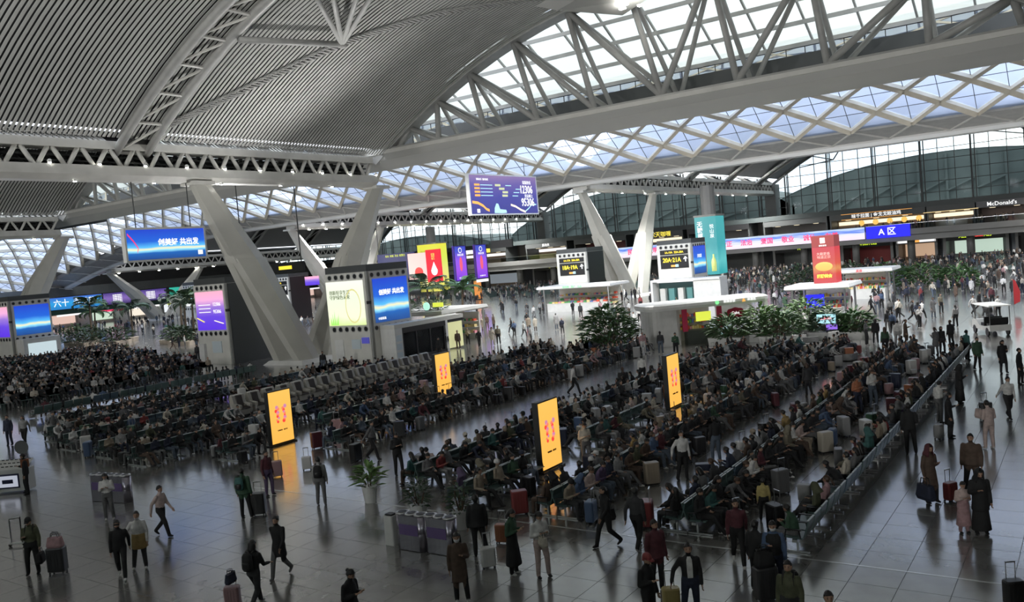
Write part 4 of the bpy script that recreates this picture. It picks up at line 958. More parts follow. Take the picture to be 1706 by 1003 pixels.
# screens standing in the planter
e = empty('planter_screen', (-17.0, 62.5, .0), label='white and pale blue screen standing in the planter on the right', cat='screen'); MB().box(0, 1.3, 0, .1, 1.15, 1.8).build('panel', GCY, e); MB().box(.6, .7, .1, .2, 0, 1.6).build('post', DGREY, e); text('温馨提示', e, (.65, -.02, 1.5), .25, GR)
e = empty('planter_screen', (-16.3, 62.2, .0), label='small violet screen just under the pale blue screen in the planter', cat='screen'); MB().box(0, .75, 0, .1, .75, 1.1).build('panel', glow('violet_s', (.3, .15, .8), .9), e); MB().box(.3, .4, .1, .2, 0, .9).build('post', DGREY, e)

# ------------------------------------------------------------------ plants
LEAF = [noisy('leaf_%d' % i, c0, c1, 6, .5) for i, (c0, c1) in enumerate([((.05, .11, .045), (.10, .19, .07)), ((.03, .065, .035), (.06, .10, .05)), ((.10, .20, .06), (.18, .30, .09))])]
BARK = noisy('bark', (.10, .075, .05), (.16, .12, .085), 8, .9, bump=.4)
POTM = noisy('planter_stone', (.50, .42, .34), (.58, .50, .41), 3, .6)
def frond_mesh(L=2.2, m=0, leaflets=16, w=.34):
    mb = MB(); P = lambda t: Vector((L*t*cos(.9*t*t), 0, L*(.75*t-.85*t*t)))
    for i in range(8): mb.bar(P(i/8), P((i+1)/8), .03, .03)
    for i in range(1, leaflets):
        t = i/leaflets; c = P(t); l = w*(sin(pi*min(1, t*1.05))*.9+.25)*L*.45
        for s in (-1, 1):
            tip = c+Vector((l*.55, s*l, -l*.35)); mb.poly([c-Vector((.08, 0, 0)), c+Vector((.09, 0, 0)), tip+Vector((.03, 0, 0)), tip-Vector((.04, 0, 0))])
    return mb.mesh('frond', LEAF[m])
FR = [frond_mesh(2.2, 0), frond_mesh(2.6, 1), frond_mesh(1.6, 2)]
def palm(x, y, h, label, k=0, n=16, s=1.0):
    e = empty('palm_tree', (x, y, 0), label=label, cat='palm')
    rings = [[((.17-.06*t+.02*(i % 2))*cos(a)+.25*t*t, (.17-.06*t)*sin(a), h*t) for a in [pi/4*j for j in range(8)]] for i, t in enumerate([j/12 for j in range(13)])]
    MB().loft(rings).build('trunk', BARK, e)
    rnd = random.Random(int(x*7+y))
    for i in range(n):
        o = part('frond', FR[k], e, (.25, 0, h), (0, rnd.uniform(-.75, .35), 2*pi*i/n+rnd.uniform(-.2, .2))); o.scale = (s, s, s)
    MB().lathe((0, 0, 0), [(.7, 0), (.85, .6), (.75, .62)], 12).build('pot', POTM, e)
    return e
for k, (x, y, h, l) in enumerate([(-127, 70, 6.0, 'tallest dark palm in the left planting group'), (-121, 73, 4.8, 'palm just right of the tallest one in the left planting group'), (-133, 74, 4.6, 'palm on the left side of the left planting group'),
        (-104, 70, 5.4, 'dark palm nearest to the violet poster tower'), (-109, 74, 5.0, 'palm between the planting group and the violet poster tower'), (-98.5, 68, 5.2, 'palm partly hidden by the violet poster tower'), (-112, 80, 4.2, 'pale palm behind the others at the left'),
        (-70, 82, 4.6, 'palm right of the blue poster tower above the food kiosk'), (-66, 84, 4.2, 'smaller palm beside the hanging violet banners')]):
    palm(x, y, h, l, k % 2, 18, 1.55)
def bush(x, y, r, h, label, m=0, n=240, pot=None, seed=1, leaf=.34, name='shrub'):
    e = empty(name, (x, y, 0), label=label, cat='plant'); rnd = random.Random(seed); z0 = .5 if pot else 0
    mb = MB(); st = MB()
    for i in range(n):
        a = rnd.uniform(0, 2*pi); rr_ = sqrt(rnd.random()); zt = rnd.random(); R = r*(.45+.55*sin(pi*(.15+.8*zt)))
        p = Vector((R*rr_*cos(a), R*rr_*sin(a), z0+h*zt*(1-.25*rr_)))
        d = Vector((cos(a)*(.4+rr_), sin(a)*(.4+rr_), rnd.uniform(-.2, .9))).normalized(); sd = d.cross(Vector((0, 0, 1))).normalized()*leaf*.22; L = leaf*rnd.uniform(.7, 1.4)
        mb.poly([p, p+d*L*.5+sd, p+d*L-Vector((0, 0, L*.2)), p+d*L*.5-sd])
        if i % 12 == 0: st.bar((0, 0, z0*.5), p, .03, .03)
    stuff(mb.build('foliage', LEAF[m], e)); stuff(st.build('stems', BARK, e))
    if pot: MB().loft([rr(-pot[0]/2, pot[0]/2, -pot[1]/2, pot[1]/2, .2, 0), rr(-pot[0]/2-.05, pot[0]/2+.05, -pot[1]/2-.05, pot[1]/2+.05, .2, .55)]).build('planter_box', POTM if pot[2] else WHITE, e)
    return e
bp = bush(-31, 57.2, 2.0, 3.2, 'big broad leaved plant in the middle of the seating, left of the white kiosk', 0, 700, (2.6, 2.6, 0), 5, .75)
for k, (x, y, r, h, m, l) in enumerate([(-23.0, 61.0, 1.6, 1.7, 0, 'leftmost shrub of the long planter right of the white kiosk'), (-21.0, 62.6, 1.7, 2.3, 2, 'bright green shrub in the planter left of the red sign'), (-19.3, 61.4, 1.6, 1.9, 0, 'dark shrub in the middle of the long right planter'),
        (-18.3, 65.0, 1.8, 2.6, 2, 'tall light green shrub below the red sign'), (-16.4, 63.4, 1.4, 1.6, 1, 'dark shrub behind the pale blue planter screen'), (-14.6, 63.2, 1.3, 1.5, 0, 'shrub at the right end of the long planter')]):
    bush(x, y, r, h, l, m, 420, (2.6, 2.2, 0), 20+k, .6)
for k, (x, y, r, h, m, l) in enumerate([(-21.5, 111, 2.6, 3.2, 0, 'wide green planting mass in front of gates A22 and A23'), (-17.5, 110, 2.6, 3.0, 0, 'planting mass at the right of the green group before the gates'), (-26, 113, 2.4, 3.4, 1, 'dark planting behind the red sign'), (-31, 108, 2.6, 3.6, 1, 'dark tree like planting left of the red sign'), (-13.5, 108, 2.2, 2.6, 0, 'rightmost shrub of the green group before the gates')]):
    bush(x, y, r, h, l, m, 420, None, 40+k, .8)
for k, (x, y, r, h, m, l) in enumerate([(-126, 68, 3.0, 2.6, 1, 'dark undergrowth at the foot of the tallest palm'), (-131, 70, 3.2, 2.8, 2, 'light green shrubs over a pinkish planter at the left'), (-119, 69, 2.6, 2.2, 1, 'dark undergrowth right of the tallest palm'), (-104, 69, 2.2, 2.0, 0, 'round grey green shrub left of the violet poster tower'), (-99, 67, 2.0, 1.8, 1, 'shrub tucked against the violet poster tower')]):
    bush(x, y, r, h, l, m, 380, (4.6, 2.4, 1), 60+k, .7)
for k, (x, y) in enumerate(((-55.5, 62), (-53.5, 62.5), (-51.8, 62.2))):
    b = bush(x, y, .9, 1.3, ['left', 'middle', 'right'][k]+' plant on the roof of the grey snack kiosk', k % 2, 150, None, 80+k, .4); b.location.z = 3.38
# ------------------------------------------------------------------ people: one continuous remeshed body per pose, shared by copies
import numpy as np
ARM = dict(down=((.05, -.02, -.28), (.06, .05, -.52)), phone=((.05, -.01, -.27), (-.07, .22, -.17)), lap=((.06, .02, -.27), (-.04, .24, -.31)),
    fwd=((.04, .10, -.26), (.03, .27, -.43)), back=((.06, -.14, -.24), (.06, -.17, -.49)), pull=((.06, -.13, -.24), (.10, -.26, -.44)), ear=((.10, .05, -.22), (.0, .10, -.01)),
    push=((.05, .12, -.25), (.03, .36, -.27)), fold=((.07, .02, -.26), (-.16, .19, -.20)), knee=((.07, .12, -.24), (.0, .34, -.34)), out=((.16, -.02, -.23), (.22, .06, -.45)))
LEG = dict(stand=((.01, .01, -.43), (.02, -.02, -.84)), wide=((.05, .02, -.42), (.12, -.02, -.83)), fwd=((.0, .20, -.385), (.0, .30, -.80)), back=((.0, -.02, -.43), (.01, -.34, -.74)), relax=((.03, .07, -.42), (.06, .03, -.83)),
    sit=((.03, .43, .0), (.04, .46, -.42)), sito=((.05, .42, .02), (.06, .72, -.37)), sitb=((.05, .43, .0), (.03, .30, -.41)), cross=((-.06, .43, .07), (.16, .52, -.20)), high=((0, .30, -.30), (0, .16, -.68)))
def seg_dist(P, a, b):
    d = b-a; t = np.clip(((P-a)@d)/max(d@d, 1e-9), 0, 1); return np.linalg.norm(P-(a+t[:, None]*d), axis=1), t
def make_body(name, lean=0, nod=0, arms=('down', 'down'), legs=('stand', 'stand'), sit=False, coat=0, voxel=.022, turn=0, bulk=1.0, ratio=None, skirt=0, fingers=True, hunch=0):
    mb = MB(); segs = []
    hipz = .52 if sit else .92-(.035 if legs[0] in ('fwd', 'back') else 0)
    L = Matrix.Rotation(-lean, 3, 'X')                      # positive lean bends forward (+Y)
    pel = Vector((0, 0, hipz+.02))
    def T(v): return pel+L@Vector(v)
    def ring(c, rx, ry, R=L, n=14): return [c+R@Vector((rx*cos(2*pi*i/n), ry*sin(2*pi*i/n), 0)) for i in range(n)]
    B = bulk
    hz = .06*hunch
    spine = [((0, 0, -.12), .165*B, .12*B), ((0, 0, 0), .175*B, .125*B), ((0, -.005, .12), .165*B, .12*B), ((0, 0, .26), .175*B, .125*B), ((0, -.005+hz*.5, .37), .175*B, .11*B), ((0, -.005+hz, .43), .14*B, .085*B), ((0, hz, .49), .065, .065)]
    mb.loft([ring(T(c), rx, ry) for c, rx, ry in spine])
    segs.append((T((0, 0, .14)), T((0, hz, .45)), .155, .15, 1)); segs.append((T((-.03, 0, -.06)), T((.03, 0, -.05)), .15, .15, 1 if coat else 2))
    neck = T((0, .0+hz, .47)); N = Matrix.Rotation(-(lean*.6+nod), 3, 'X')@Matrix.Rotation(turn, 3, 'Z')
    hc = neck+Matrix.Rotation(-(lean*.7+nod*.7), 3, 'X')@Vector((0, .015, .155))
    mb.tube(neck-Vector((0, 0, .03)), hc, .052, .05, 10); segs.append((neck+Vector((0, 0, .02)), hc, .05, .05, 0))
    def hl(v): return hc+N@Vector(v)
    n = 14
    prof = [(-.118, .035, .03, .03), (-.10, .052, .055, .022), (-.06, .066, .075, .012), (0, .077, .094, 0), (.05, .076, .094, -.006), (.09, .058, .072, -.01), (.118, .02, .025, -.01)]
    mb.loft([[hl((rx*cos(2*pi*i/n), ry*sin(2*pi*i/n)+oy, z)) for i in range(n)] for z, rx, ry, oy in prof])
    mb.loft([[hl((.014*cos(q), .088+.012*sin(q), .02)) for q in (0, 1.57, 3.14, 4.71)], [hl((.017*cos(q), .108+.016*sin(q), -.022)) for q in (0, 1.57, 3.14, 4.71)], [hl((.012*cos(q), .09+.01*sin(q), -.034)) for q in (0, 1.57, 3.14, 4.71)]])
    for s in (-1, 1): mb.ball(hl((s*.08, -.005, -.005)), (.014, .02, .03), 6, 4)
    segs.append((hl((0, 0, -.07)), hl((0, 0, .07)), .08, .08, 0))
    def limb(a, b, ra, rb, reg, n=10): mb.tube(a, b, ra, rb, n); mb.ball(a, ra*.98, 8, 6); mb.ball(b, rb*.98, 8, 6); segs.append((a, b, ra, rb, reg))
    hands = []
    for i, s in enumerate((1, -1)):
        sh = T((s*.172*B**.5, hz, .40)); e_, w_ = ARM[arms[i]]
        el = sh+L@Vector((s*e_[0], e_[1], e_[2])); wr = sh+L@Vector((s*w_[0], w_[1], w_[2])) if not sit else sh+Vector((s*w_[0], w_[1], w_[2]))
        if sit: el = sh+Vector((s*e_[0], e_[1], e_[2]))
        limb(sh, el, .064*B, .053*B, 1); limb(el, wr, .053*B, .040*B, 1)
        d = (wr-el).normalized(); palm = wr+d*.055
        x = Vector((s, 0, 0)) if arms[i] in ('down', 'fwd', 'back', 'pull', 'out') else Vector((0, 0, 1)); x = (x-d*x.dot(d)).normalized(); y = d.cross(x)
        mb.loft([[wr+d*t*.09-d*.005+x*(.018*cos(q))+y*((.028+.012*min(t, .6))*sin(q)) for q in [2*pi*k/8 for k in range(8)]] for t in (0, .5, 1)])
        segs.append((wr+d*.02, wr+d*.10, .03, .03, 0)); hands.append((wr+d*.085, d, x, y, s))
    for i, s in enumerate((1, -1)):
        hp = Vector((s*.092, 0, hipz-(0 if not sit else .0))); k_, a_ = LEG[legs[i]]
        kn = hp+Vector((s*k_[0], k_[1], k_[2])); an = hp+Vector((s*a_[0], a_[1], a_[2]))
        if sit and an.z < .08: an.z = .09
        limb(hp, kn, .098*B**.5, .074, 2); limb(kn, an, .074, .058, 2)
        tilt = -.5 if legs[i] == 'back' else 0
        fd = Vector((0, cos(tilt), sin(tilt))) if not sit else Vector((s*.1, 1, 0)).normalized()
        toe = an+fd*.15+Vector((0, 0, -.045)); heel = an-fd*.05+Vector((0, 0, -.045))
        mb.loft([[p+Vector((r*cos(q), 0, 0))+Vector((0, 0, h_*sin(q))) for q in [2*pi*k/8 for k in range(8)]] for p, r, h_ in ((heel, .033, .035), (an+fd*.02+Vector((0, 0, -.035)), .042, .05), (an+fd*.10+Vector((0, 0, -.045)), .046, .036), (toe, .03, .025))])
        segs.append((heel, toe, .04, .035, 3)); segs.append((an, heel, .04, .04, 3))
    if coat and not sit:
        mb.loft([ring(T((0, 0, .05)), .17*B, .125*B, Matrix.Identity(3)), ring(pel+Vector((0, 0, -coat*.5)), .185*B, .145*B, Matrix.Identity(3)), ring(pel+Vector((0, 0, -coat)), .20*B, .165*B, Matrix.Identity(3))])
        segs.append((pel, pel-Vector((0, 0, coat)), .2, .2, 1))
    if skirt and not sit:
        mb.loft([ring(pel+Vector((0, 0, .06)), .15, .11, Matrix.Identity(3)), ring(pel-Vector((0, 0, skirt*.4)), .19, .16, Matrix.Identity(3)), ring(pel-Vector((0, 0, skirt)), .24, .20, Matrix.Identity(3))])
        segs.append((pel, pel-Vector((0, 0, skirt)), .22, .22, 2))
    me0 = mb.mesh('tmp', []); o = bpy.data.objects.new('tmp', me0); COL.objects.link(o)
    r = o.modifiers.new('r', 'REMESH'); r.mode = 'VOXEL'; r.voxel_size = voxel
    sm = o.modifiers.new('s', 'SMOOTH'); sm.factor = .5; sm.iterations = 2
    if ratio: dc = o.modifiers.new('d', 'DECIMATE'); dc.ratio = ratio
    dg = bpy.context.evaluated_depsgraph_get(); me = bpy.data.meshes.new_from_object(o.evaluated_get(dg)); me.name = name
    bpy.data.objects.remove(o); bpy.data.meshes.remove(me0)
    nv = len(me.vertices); V = np.empty(nv*3); me.vertices.foreach_get('co', V); V = V.reshape(-1, 3)
    npoly = len(me.polygons); C = np.empty(npoly*3); me.polygons.foreach_get('center', C); C = C.reshape(-1, 3)
    best = np.full(npoly, 1e9); reg = np.zeros(npoly, int)
    for a, b, ra, rb, g in segs:
        D, t = seg_dist(C, np.array(a), np.array(b)); D = D-(ra+(rb-ra)*t); m = D < best; best[m] = D[m]; reg[m] = g
    # hair region on the skull
    Ni = np.array(N.transposed()); h = (C-np.array(hc))@np.array(N); 
    head = (np.linalg.norm(C-np.array(hc), axis=1) < .15)&(reg == 0)
    hr = head&((h[:, 2] > .075)|((h[:, 1] < .0)&(h[:, 2] > -.07))|((h[:, 1] < .05)&(h[:, 2] > .03)))
    reg[hr] = 4
    me.polygons.foreach_set('material_index', reg.astype(np.int32)); me.polygons.foreach_set('use_smooth', [True]*npoly)
    # fingers: separate bent chains rooted in the palm
    if fingers:
        fb = MB()
        for p, d, x, y, s in hands:
            for k, ln in enumerate((.062, .072, .068, .052)):
                r0 = p+y*((k-1.5)*.018); c = -x*.25*s if True else x
                q1 = r0+d*ln*.55; q2 = q1+(d*.6-x*.6*s).normalized()*ln*.5
                fb.tube(r0-d*.02, q1, .0095, .009, 6); fb.tube(q1, q2, .009, .007, 6)
            r0 = p-d*.055+y*.030; q1 = r0+(d*.6+y*.7).normalized()*.035; fb.tube(r0, q1, .011, .010, 6); fb.tube(q1, q1+(d*.9-x*.3*s).normalized()*.028, .010, .008, 6)
        vs = [tuple(v) for v in V]+fb.v; fs = [tuple(p.vertices) for p in me.polygons]; off = nv
        m2 = bpy.data.meshes.new(name); m2.from_pydata(vs, [], fs+[tuple(i+off for i in f) for f in fb.f])
        m2.polygons.foreach_set('material_index', list(reg.astype(int))+[0]*len(fb.f)); m2.polygons.foreach_set('use_smooth', [True]*(npoly+len(fb.f)))
        bpy.data.meshes.remove(me); me = m2
    me.update()
    for k in range(5): me.materials.append(None)
    return dict(me=me, hc=hc, N=N, T=[T((0, -.13*B, .28)), L], hands=[h[0] for h in hands], pel=pel)

POSES = {}
def P_(k, **kw): POSES[k] = make_body('person_'+k, **kw)
P_('stand', arms=('down', 'down'), legs=('stand', 'relax'))
P_('stand_phone', arms=('phone', 'phone'), legs=('stand', 'relax'), nod=.45)
P_('stand_one', arms=('phone', 'down'), legs=('relax', 'stand'), nod=.25)
P_('stand_hips', arms=('out', 'down'), legs=('wide', 'stand'))
P_('walk', arms=('back', 'fwd'), legs=('fwd', 'back'), lean=.06)
P_('walk2', arms=('down', 'back'), legs=('back', 'fwd'), lean=.08)
P_('pull', arms=('pull', 'down'), legs=('fwd', 'back'), lean=.08)
P_('push', arms=('push', 'push'), legs=('back', 'fwd'), lean=.12)
P_('coat', arms=('down', 'phone'), legs=('stand', 'relax'), coat=.42, nod=.2)
P_('coat_walk', arms=('back', 'fwd'), legs=('fwd', 'back'), coat=.34, lean=.05)
P_('skirt', arms=('phone', 'phone'), legs=('stand', 'stand'), skirt=.68, nod=.35)
P_('robe', arms=('phone', 'down'), legs=('stand', 'stand'), skirt=.82, coat=.3, nod=.4, bulk=1.08)
P_('bulky', arms=('down', 'down'), legs=('wide', 'stand'), bulk=1.22, coat=.12)
P_('sit_up', sit=True, arms=('lap', 'lap'), legs=('sit', 'sit'), lean=-.12)
P_('sit_phone', sit=True, arms=('phone', 'phone'), legs=('sit', 'sitb'), lean=.08, nod=.5, hunch=1)
P_('sit_phone2', sit=True, arms=('phone', 'lap'), legs=('sito', 'sit'), lean=-.08, nod=.45)
P_('sit_lean', sit=True, arms=('knee', 'knee'), legs=('sitb', 'sit'), lean=.55, nod=.25, hunch=1)
P_('sit_cross', sit=True, arms=('fold', 'fold'), legs=('cross', 'sit'), lean=-.15, nod=.1)
P_('sit_slouch', sit=True, arms=('lap', 'lap'), legs=('sito', 'sito'), lean=-.35, nod=.35)
P_('sit_bulk', sit=True, arms=('lap', 'phone'), legs=('sit', 'sit'), lean=.02, nod=.3, bulk=1.2)
P_('sit_turn', sit=True, arms=('lap', 'ear'), legs=('sit', 'sito'), lean=.0, turn=.6)
LOW = [make_body('low%d' % i, ratio=.10, voxel=.035, fingers=False, **kw) for i, kw in enumerate([
    dict(sit=True, arms=('phone', 'phone'), legs=('sit', 'sitb'), lean=.1, nod=.5), dict(sit=True, arms=('lap', 'lap'), legs=('sit', 'sit'), lean=-.1),
    dict(sit=True, arms=('knee', 'knee'), legs=('sitb', 'sit'), lean=.5), dict(sit=True, arms=('fold', 'fold'), legs=('sito', 'sit'), lean=-.2, bulk=1.15),
    dict(arms=('down', 'phone'), legs=('stand', 'relax')), dict(arms=('back', 'fwd'), legs=('fwd', 'back')), dict(arms=('down', 'down'), legs=('stand', 'stand'), coat=.35), dict(arms=('phone', 'phone'), legs=('relax', 'stand'), bulk=1.15, nod=.3)])]

# ------------------------------------------------------------------ hair, face, clothing children (head local coordinates)
def cap_rings(zs, grow=1.0, back=0.0):
    return [[(rx*grow*cos(2*pi*i/16), ry*grow*sin(2*pi*i/16)+oy-back, z) for i in range(16)] for z, rx, ry, oy in zs]
def hair_short():
    mb = MB(); n = 16; rows = []
    for j in range(7):
        t = j/6; z = .128*cos(t*1.75); rr_ = sin(t*1.75); ring = []
        for i in range(n):
            a = 2*pi*i/n; f = max(0, sin(a)); zz = z if z > .0 else z
            lim = .068 if sin(a) > .25 else (-.0 if abs(sin(a)) <= .25 else -.08)
            zz = max(zz, lim); r2 = rr_ if zz > lim else rr_
            ring.append((.086*min(1, r2*1.02)*cos(a), .104*min(1, r2*1.02)*sin(a)-.008, zz+.004*((i*7+j*3) % 3-1)))
        rows.append(ring)
    mb.loft(rows); return mb
def hair_long(L=.28):
    mb = hair_short(); n = 9
    rows = []
    for j in range(6):
        t = j/5; z = .06-(L+.06)*t; w = .09+.02*sin(pi*t)
        rows.append([(w*cos(a), -.015-.02*t+(.095+.01*t)*sin(a), z) for a in [pi+.02+(pi-.04)*i/(n-1)-0 for i in range(n)]]+[((w-.035)*cos(a), -.02-.01*t+(.06)*sin(a), z) for a in [2*pi-.3-(pi-.6)*i/(n-1) for i in range(n)]])
    mb.loft(rows); return mb
def hair_bun(): mb = hair_short(); mb.ball((0, -.11, .05), (.042, .042, .042), 10, 8); return mb
def hair_tail(): mb = hair_short(); mb.loft([[(.028*k*cos(q), -.10-.02*j+.028*k*sin(q), .04-.06*j) for q in [2*pi*i/8 for i in range(8)]] for j, k in enumerate((.6, 1.1, 1.2, 1.0, .5))]); return mb
def hat_cap(): mb = hair_short(); mb.loft(cap_rings([(.03, .09, .108, -.006), (.09, .085, .10, -.008), (.135, .05, .06, -.008)])); mb.loft([[(x, .06, .045) for x in (-.07, 0, .07)]+[(.05, .16, .03), (0, .175, .03), (-.05, .16, .03)], [(x, .06, .055) for x in (-.07, 0, .07)]+[(.05, .16, .04), (0, .175, .04), (-.05, .16, .04)]]); return mb
def beanie(): mb = MB(); mb.loft(cap_rings([(-.01, .088, .105, -.012), (.04, .092, .11, -.01), (.10, .075, .09, -.01), (.14, .03, .035, -.01)])); return mb
def hood():
    mb = MB(); rows = []
    for z, r in ((-.20, .15), (-.14, .135), (-.08, .115), (0, .112), (.07, .105), (.12, .07), (.15, .02)):
        outer = [(r*cos(a), r*1.12*sin(a)-.02, z) for a in [pi/2+.62+(2*pi-1.24)*i/15 for i in range(16)]]; inner = [((r-.02)*cos(a), (r-.02)*1.12*sin(a)-.02, z) for a in [pi/2-.62-(2*pi-1.24)*i/15 for i in range(16)]]
        rows.append(outer+inner)
    mb.loft(rows); return mb
HAIR = {k: f().mesh('hair_'+k, None, True) for k, f in dict(short=hair_short, long=hair_long, mid=lambda: hair_long(.14), bun=hair_bun, tail=hair_tail, cap=hat_cap, beanie=beanie, hood=hood).items()}
FACE_EYE = MB().ball((0, 0, 0), (.012, .006, .007), 8, 6).mesh('eye', mat('eye_dark', (.015, .012, .01), .3), True)
FACE_MOUTH = MB().ball((0, 0, 0), (.020, .006, .006), 8, 4).mesh('mouth', mat('lip', (.30, .11, .09), .5), True)
FACE_MASK = MB().loft([[(r*cos(a), .018+.092*sin(a)*r/.07, z) for a in [pi*.12+pi*.76*i/8 for i in range(9)]]+[((r-.008)*cos(a), .010+.085*sin(a)*r/.07, z) for a in [pi*.88-pi*.76*i/8 for i in range(9)]] for z, r in ((-.105, .045), (-.06, .072), (-.012, .078))]).mesh('face_mask', mat('mask_white', (.7, .72, .74), .6), True)
BROW = MB().cbox((0, 0, 0), (.030, .006, .005)).mesh('eyebrow', mat('brow', (.02, .016, .014), .8))
def cl(name, c, r=.8): return noisy('cloth_'+name, tuple(x*.85 for x in c), tuple(min(1, x*1.15) for x in c), 9, r, bump=.15)
PAL = dict(black=(.018, .018, .02), charcoal=(.045, .045, .05), navy=(.02, .03, .07), grey=(.16, .16, .165), lightgrey=(.35, .35, .35), white=(.62, .61, .59), cream=(.52, .46, .36), beige=(.36, .28, .19),
    brown=(.12, .07, .045), olive=(.10, .11, .05), green=(.04, .12, .06), teal=(.03, .16, .15), blue=(.06, .13, .28), denim=(.09, .13, .19), red=(.35, .03, .03), maroon=(.13, .02, .035), pink=(.50, .26, .28), palepink=(.55, .40, .36), mustard=(.42, .26, .05), yellow=(.55, .42, .08), orange=(.50, .14, .03), purple=(.12, .07, .18), khaki=(.22, .19, .12))
PAL = {k: tuple((x*.72+sum(v)/3*.28)*(.86 if sum(v) < 1.3 else 1) for x in v) for k, v in PAL.items()}
CM = {k: cl(k, v) for k, v in PAL.items()}
SKINS = [noisy('skin_a', (.38, .23, .16), (.44, .27, .19), 4, .5), noisy('skin_b', (.30, .175, .12), (.35, .205, .14), 4, .5)]
HAIRM = [noisy('hair_black', (.010, .009, .009), (.02, .018, .017), 20, .45), noisy('hair_brown', (.045, .025, .015), (.07, .04, .025), 20, .5), noisy('hair_grey', (.18, .18, .18), (.26, .26, .26), 20, .6)]
SHOE = [CM['black'], CM['white'], CM['brown'], CM['grey']]
def person(pose, loc, rz, top='black', bottom='black', shoe=0, hair='short', hairm=0, hatc=None, label='', group=None, scale=1.0, skin=0, face=False, mask=False, dz=0):
    p = POSES[pose]; o = bpy.data.objects.new('person', p['me']); COL.objects.link(o)
    ms = [SKINS[skin], CM[top], CM[bottom], SHOE[shoe], HAIRM[hairm]]
    for i, m in enumerate(ms): o.material_slots[i].link = 'OBJECT'; o.material_slots[i].material = m
    o.location = (loc[0], loc[1], dz); o.rotation_euler = (0, 0, rz); o.scale = (scale,)*3
    tag(o, label, 'person', group)
    mw = p['N'].to_4x4(); mw.translation = p['hc']
    h = bpy.data.objects.new({'cap': 'cap', 'beanie': 'knit_hat', 'hood': 'hood'}.get(hair, 'hair'), HAIR[hair]); COL.objects.link(h); h.parent = o; h.matrix_local = mw
    if h.material_slots: h.material_slots[0].link = 'OBJECT'; h.material_slots[0].material = (CM[hatc] if hatc else HAIRM[hairm])
    if face:
        for s in (-1, 1):
            e = part('eye', FACE_EYE, o); e.matrix_local = mw@Matrix.Translation((s*.030, .088, .012)); e = part('eyebrow', BROW, o); e.matrix_local = mw@Matrix.Translation((s*.031, .089, .034))
        if mask: e = part('face_mask', FACE_MASK, o); e.matrix_local = mw
        else: e = part('mouth', FACE_MOUTH, o); e.matrix_local = mw@Matrix.Translation((0, .086, -.058))
    return o
for m_ in HAIR.values():
    if not m_.materials: m_.materials.append(None)
def gpt(px, py, z=0):
    d = fw*1420+CR*(px-853)-CU*(py-501.5); t = (z-H)/d.z; return Vector((d.x*t, d.y*t, z))
def pix(v):
    v = Vector(v)-Vector((0, 0, H)); z = v.dot(fw); return 853+1420*v.dot(CR)/z, 501.5-1420*v.dot(CU)/z, z
def F(a): return radians(214.8+a)
# ------------------------------------------------------------------ bags and cases
def rbx(w, d, z0, z1, r=.04): return [rr(-w/2, w/2, -d/2, d/2, r, z0), rr(-w/2, w/2, -d/2, d/2, r, z1)]
def case_meshes(w, d, h):
    sh = MB(); sh.loft([rr(-w/2+.02, w/2-.02, -d/2+.02, d/2-.02, .05, .06), rr(-w/2, w/2, -d/2, d/2, .06, .09), rr(-w/2, w/2, -d/2, d/2, .06, h-.03), rr(-w/2+.02, w/2-.02, -d/2+.02, d/2-.02, .05, h)])
    for k in range(5): u = -w*.36+w*.72*k/4; sh.box(u-.008, u+.008, -d/2-.008, d/2+.008, .14, h-.08)
    hn = MB(); hn.tube((-w*.25, -d*.3, h-.05), (-w*.25, -d*.3, h+.34), .010, n=6); hn.tube((w*.25, -d*.3, h-.05), (w*.25, -d*.3, h+.34), .010, n=6); hn.bar((-w*.27, -d*.3, h+.35), (w*.27, -d*.3, h+.35), .03, .03)
    wh = MB().tube((-.015, 0, .03), (.015, 0, .03), .03, n=10)
    return sh.mesh('shell', None), hn.mesh('telescopic_handle', CHROME), wh.mesh('wheel', BLACK), (w, d)
CASES = [case_meshes(.44, .27, .66), case_meshes(.38, .24, .55), case_meshes(.50, .32, .76)]
for c_ in CASES: c_[0].materials.append(None)
def suitcase(x, y, rz, size, colr, label, group=None, handle=True, wheels=True):
    sh, hn, wh, (w, d) = CASES[size]
    o = bpy.data.objects.new('suitcase', sh); COL.objects.link(o); o.location = (x, y, 0); o.rotation_euler = (0, 0, rz)
    o.material_slots[0].link = 'OBJECT'; o.material_slots[0].material = mat('case_'+colr, PAL[colr], .35); tag(o, label, 'suitcase', group)
    if handle: part('telescopic_handle', hn, o)
    if wheels:
        for a in (-1, 1):
            for b in (-1, 1): part('wheel', wh, o, (a*w*.38, b*d*.34, 0))
    return o
BP = MB(); BP.loft([[(.15*k*cos(q)*(1 if abs(cos(q)) < .8 else .95), -.02+.085*k2*sin(q), z) for q in [2*pi*i/12 for i in range(12)]] for z, k, k2 in ((-.22, .9, .9), (-.18, 1.05, 1.1), (0, 1.05, 1.1), (.14, .95, .9), (.2, .6, .5))]); BPM = BP.mesh('pack_body', None, True); BPM.materials.append(None)
PKT = MB().loft([[(.11*k*cos(q), -.10+.04*k*sin(q), z) for q in [2*pi*i/10 for i in range(10)]] for z, k in ((-.18, .8), (-.15, 1), (-.03, 1), (0, .7))]).mesh('pocket', BLACK, True)
STRP = MB(); 
for s in (-1, 1):
    pts = [(s*.09, .05, .2), (s*.10, .16, .24), (s*.10, .27, .15), (s*.11, .27, 0), (s*.12, .10, -.15)]
    for a, b in zip(pts, pts[1:]): STRP.bar(a, b, .035, .012)
STRPM = STRP.mesh('strap', BLACK)
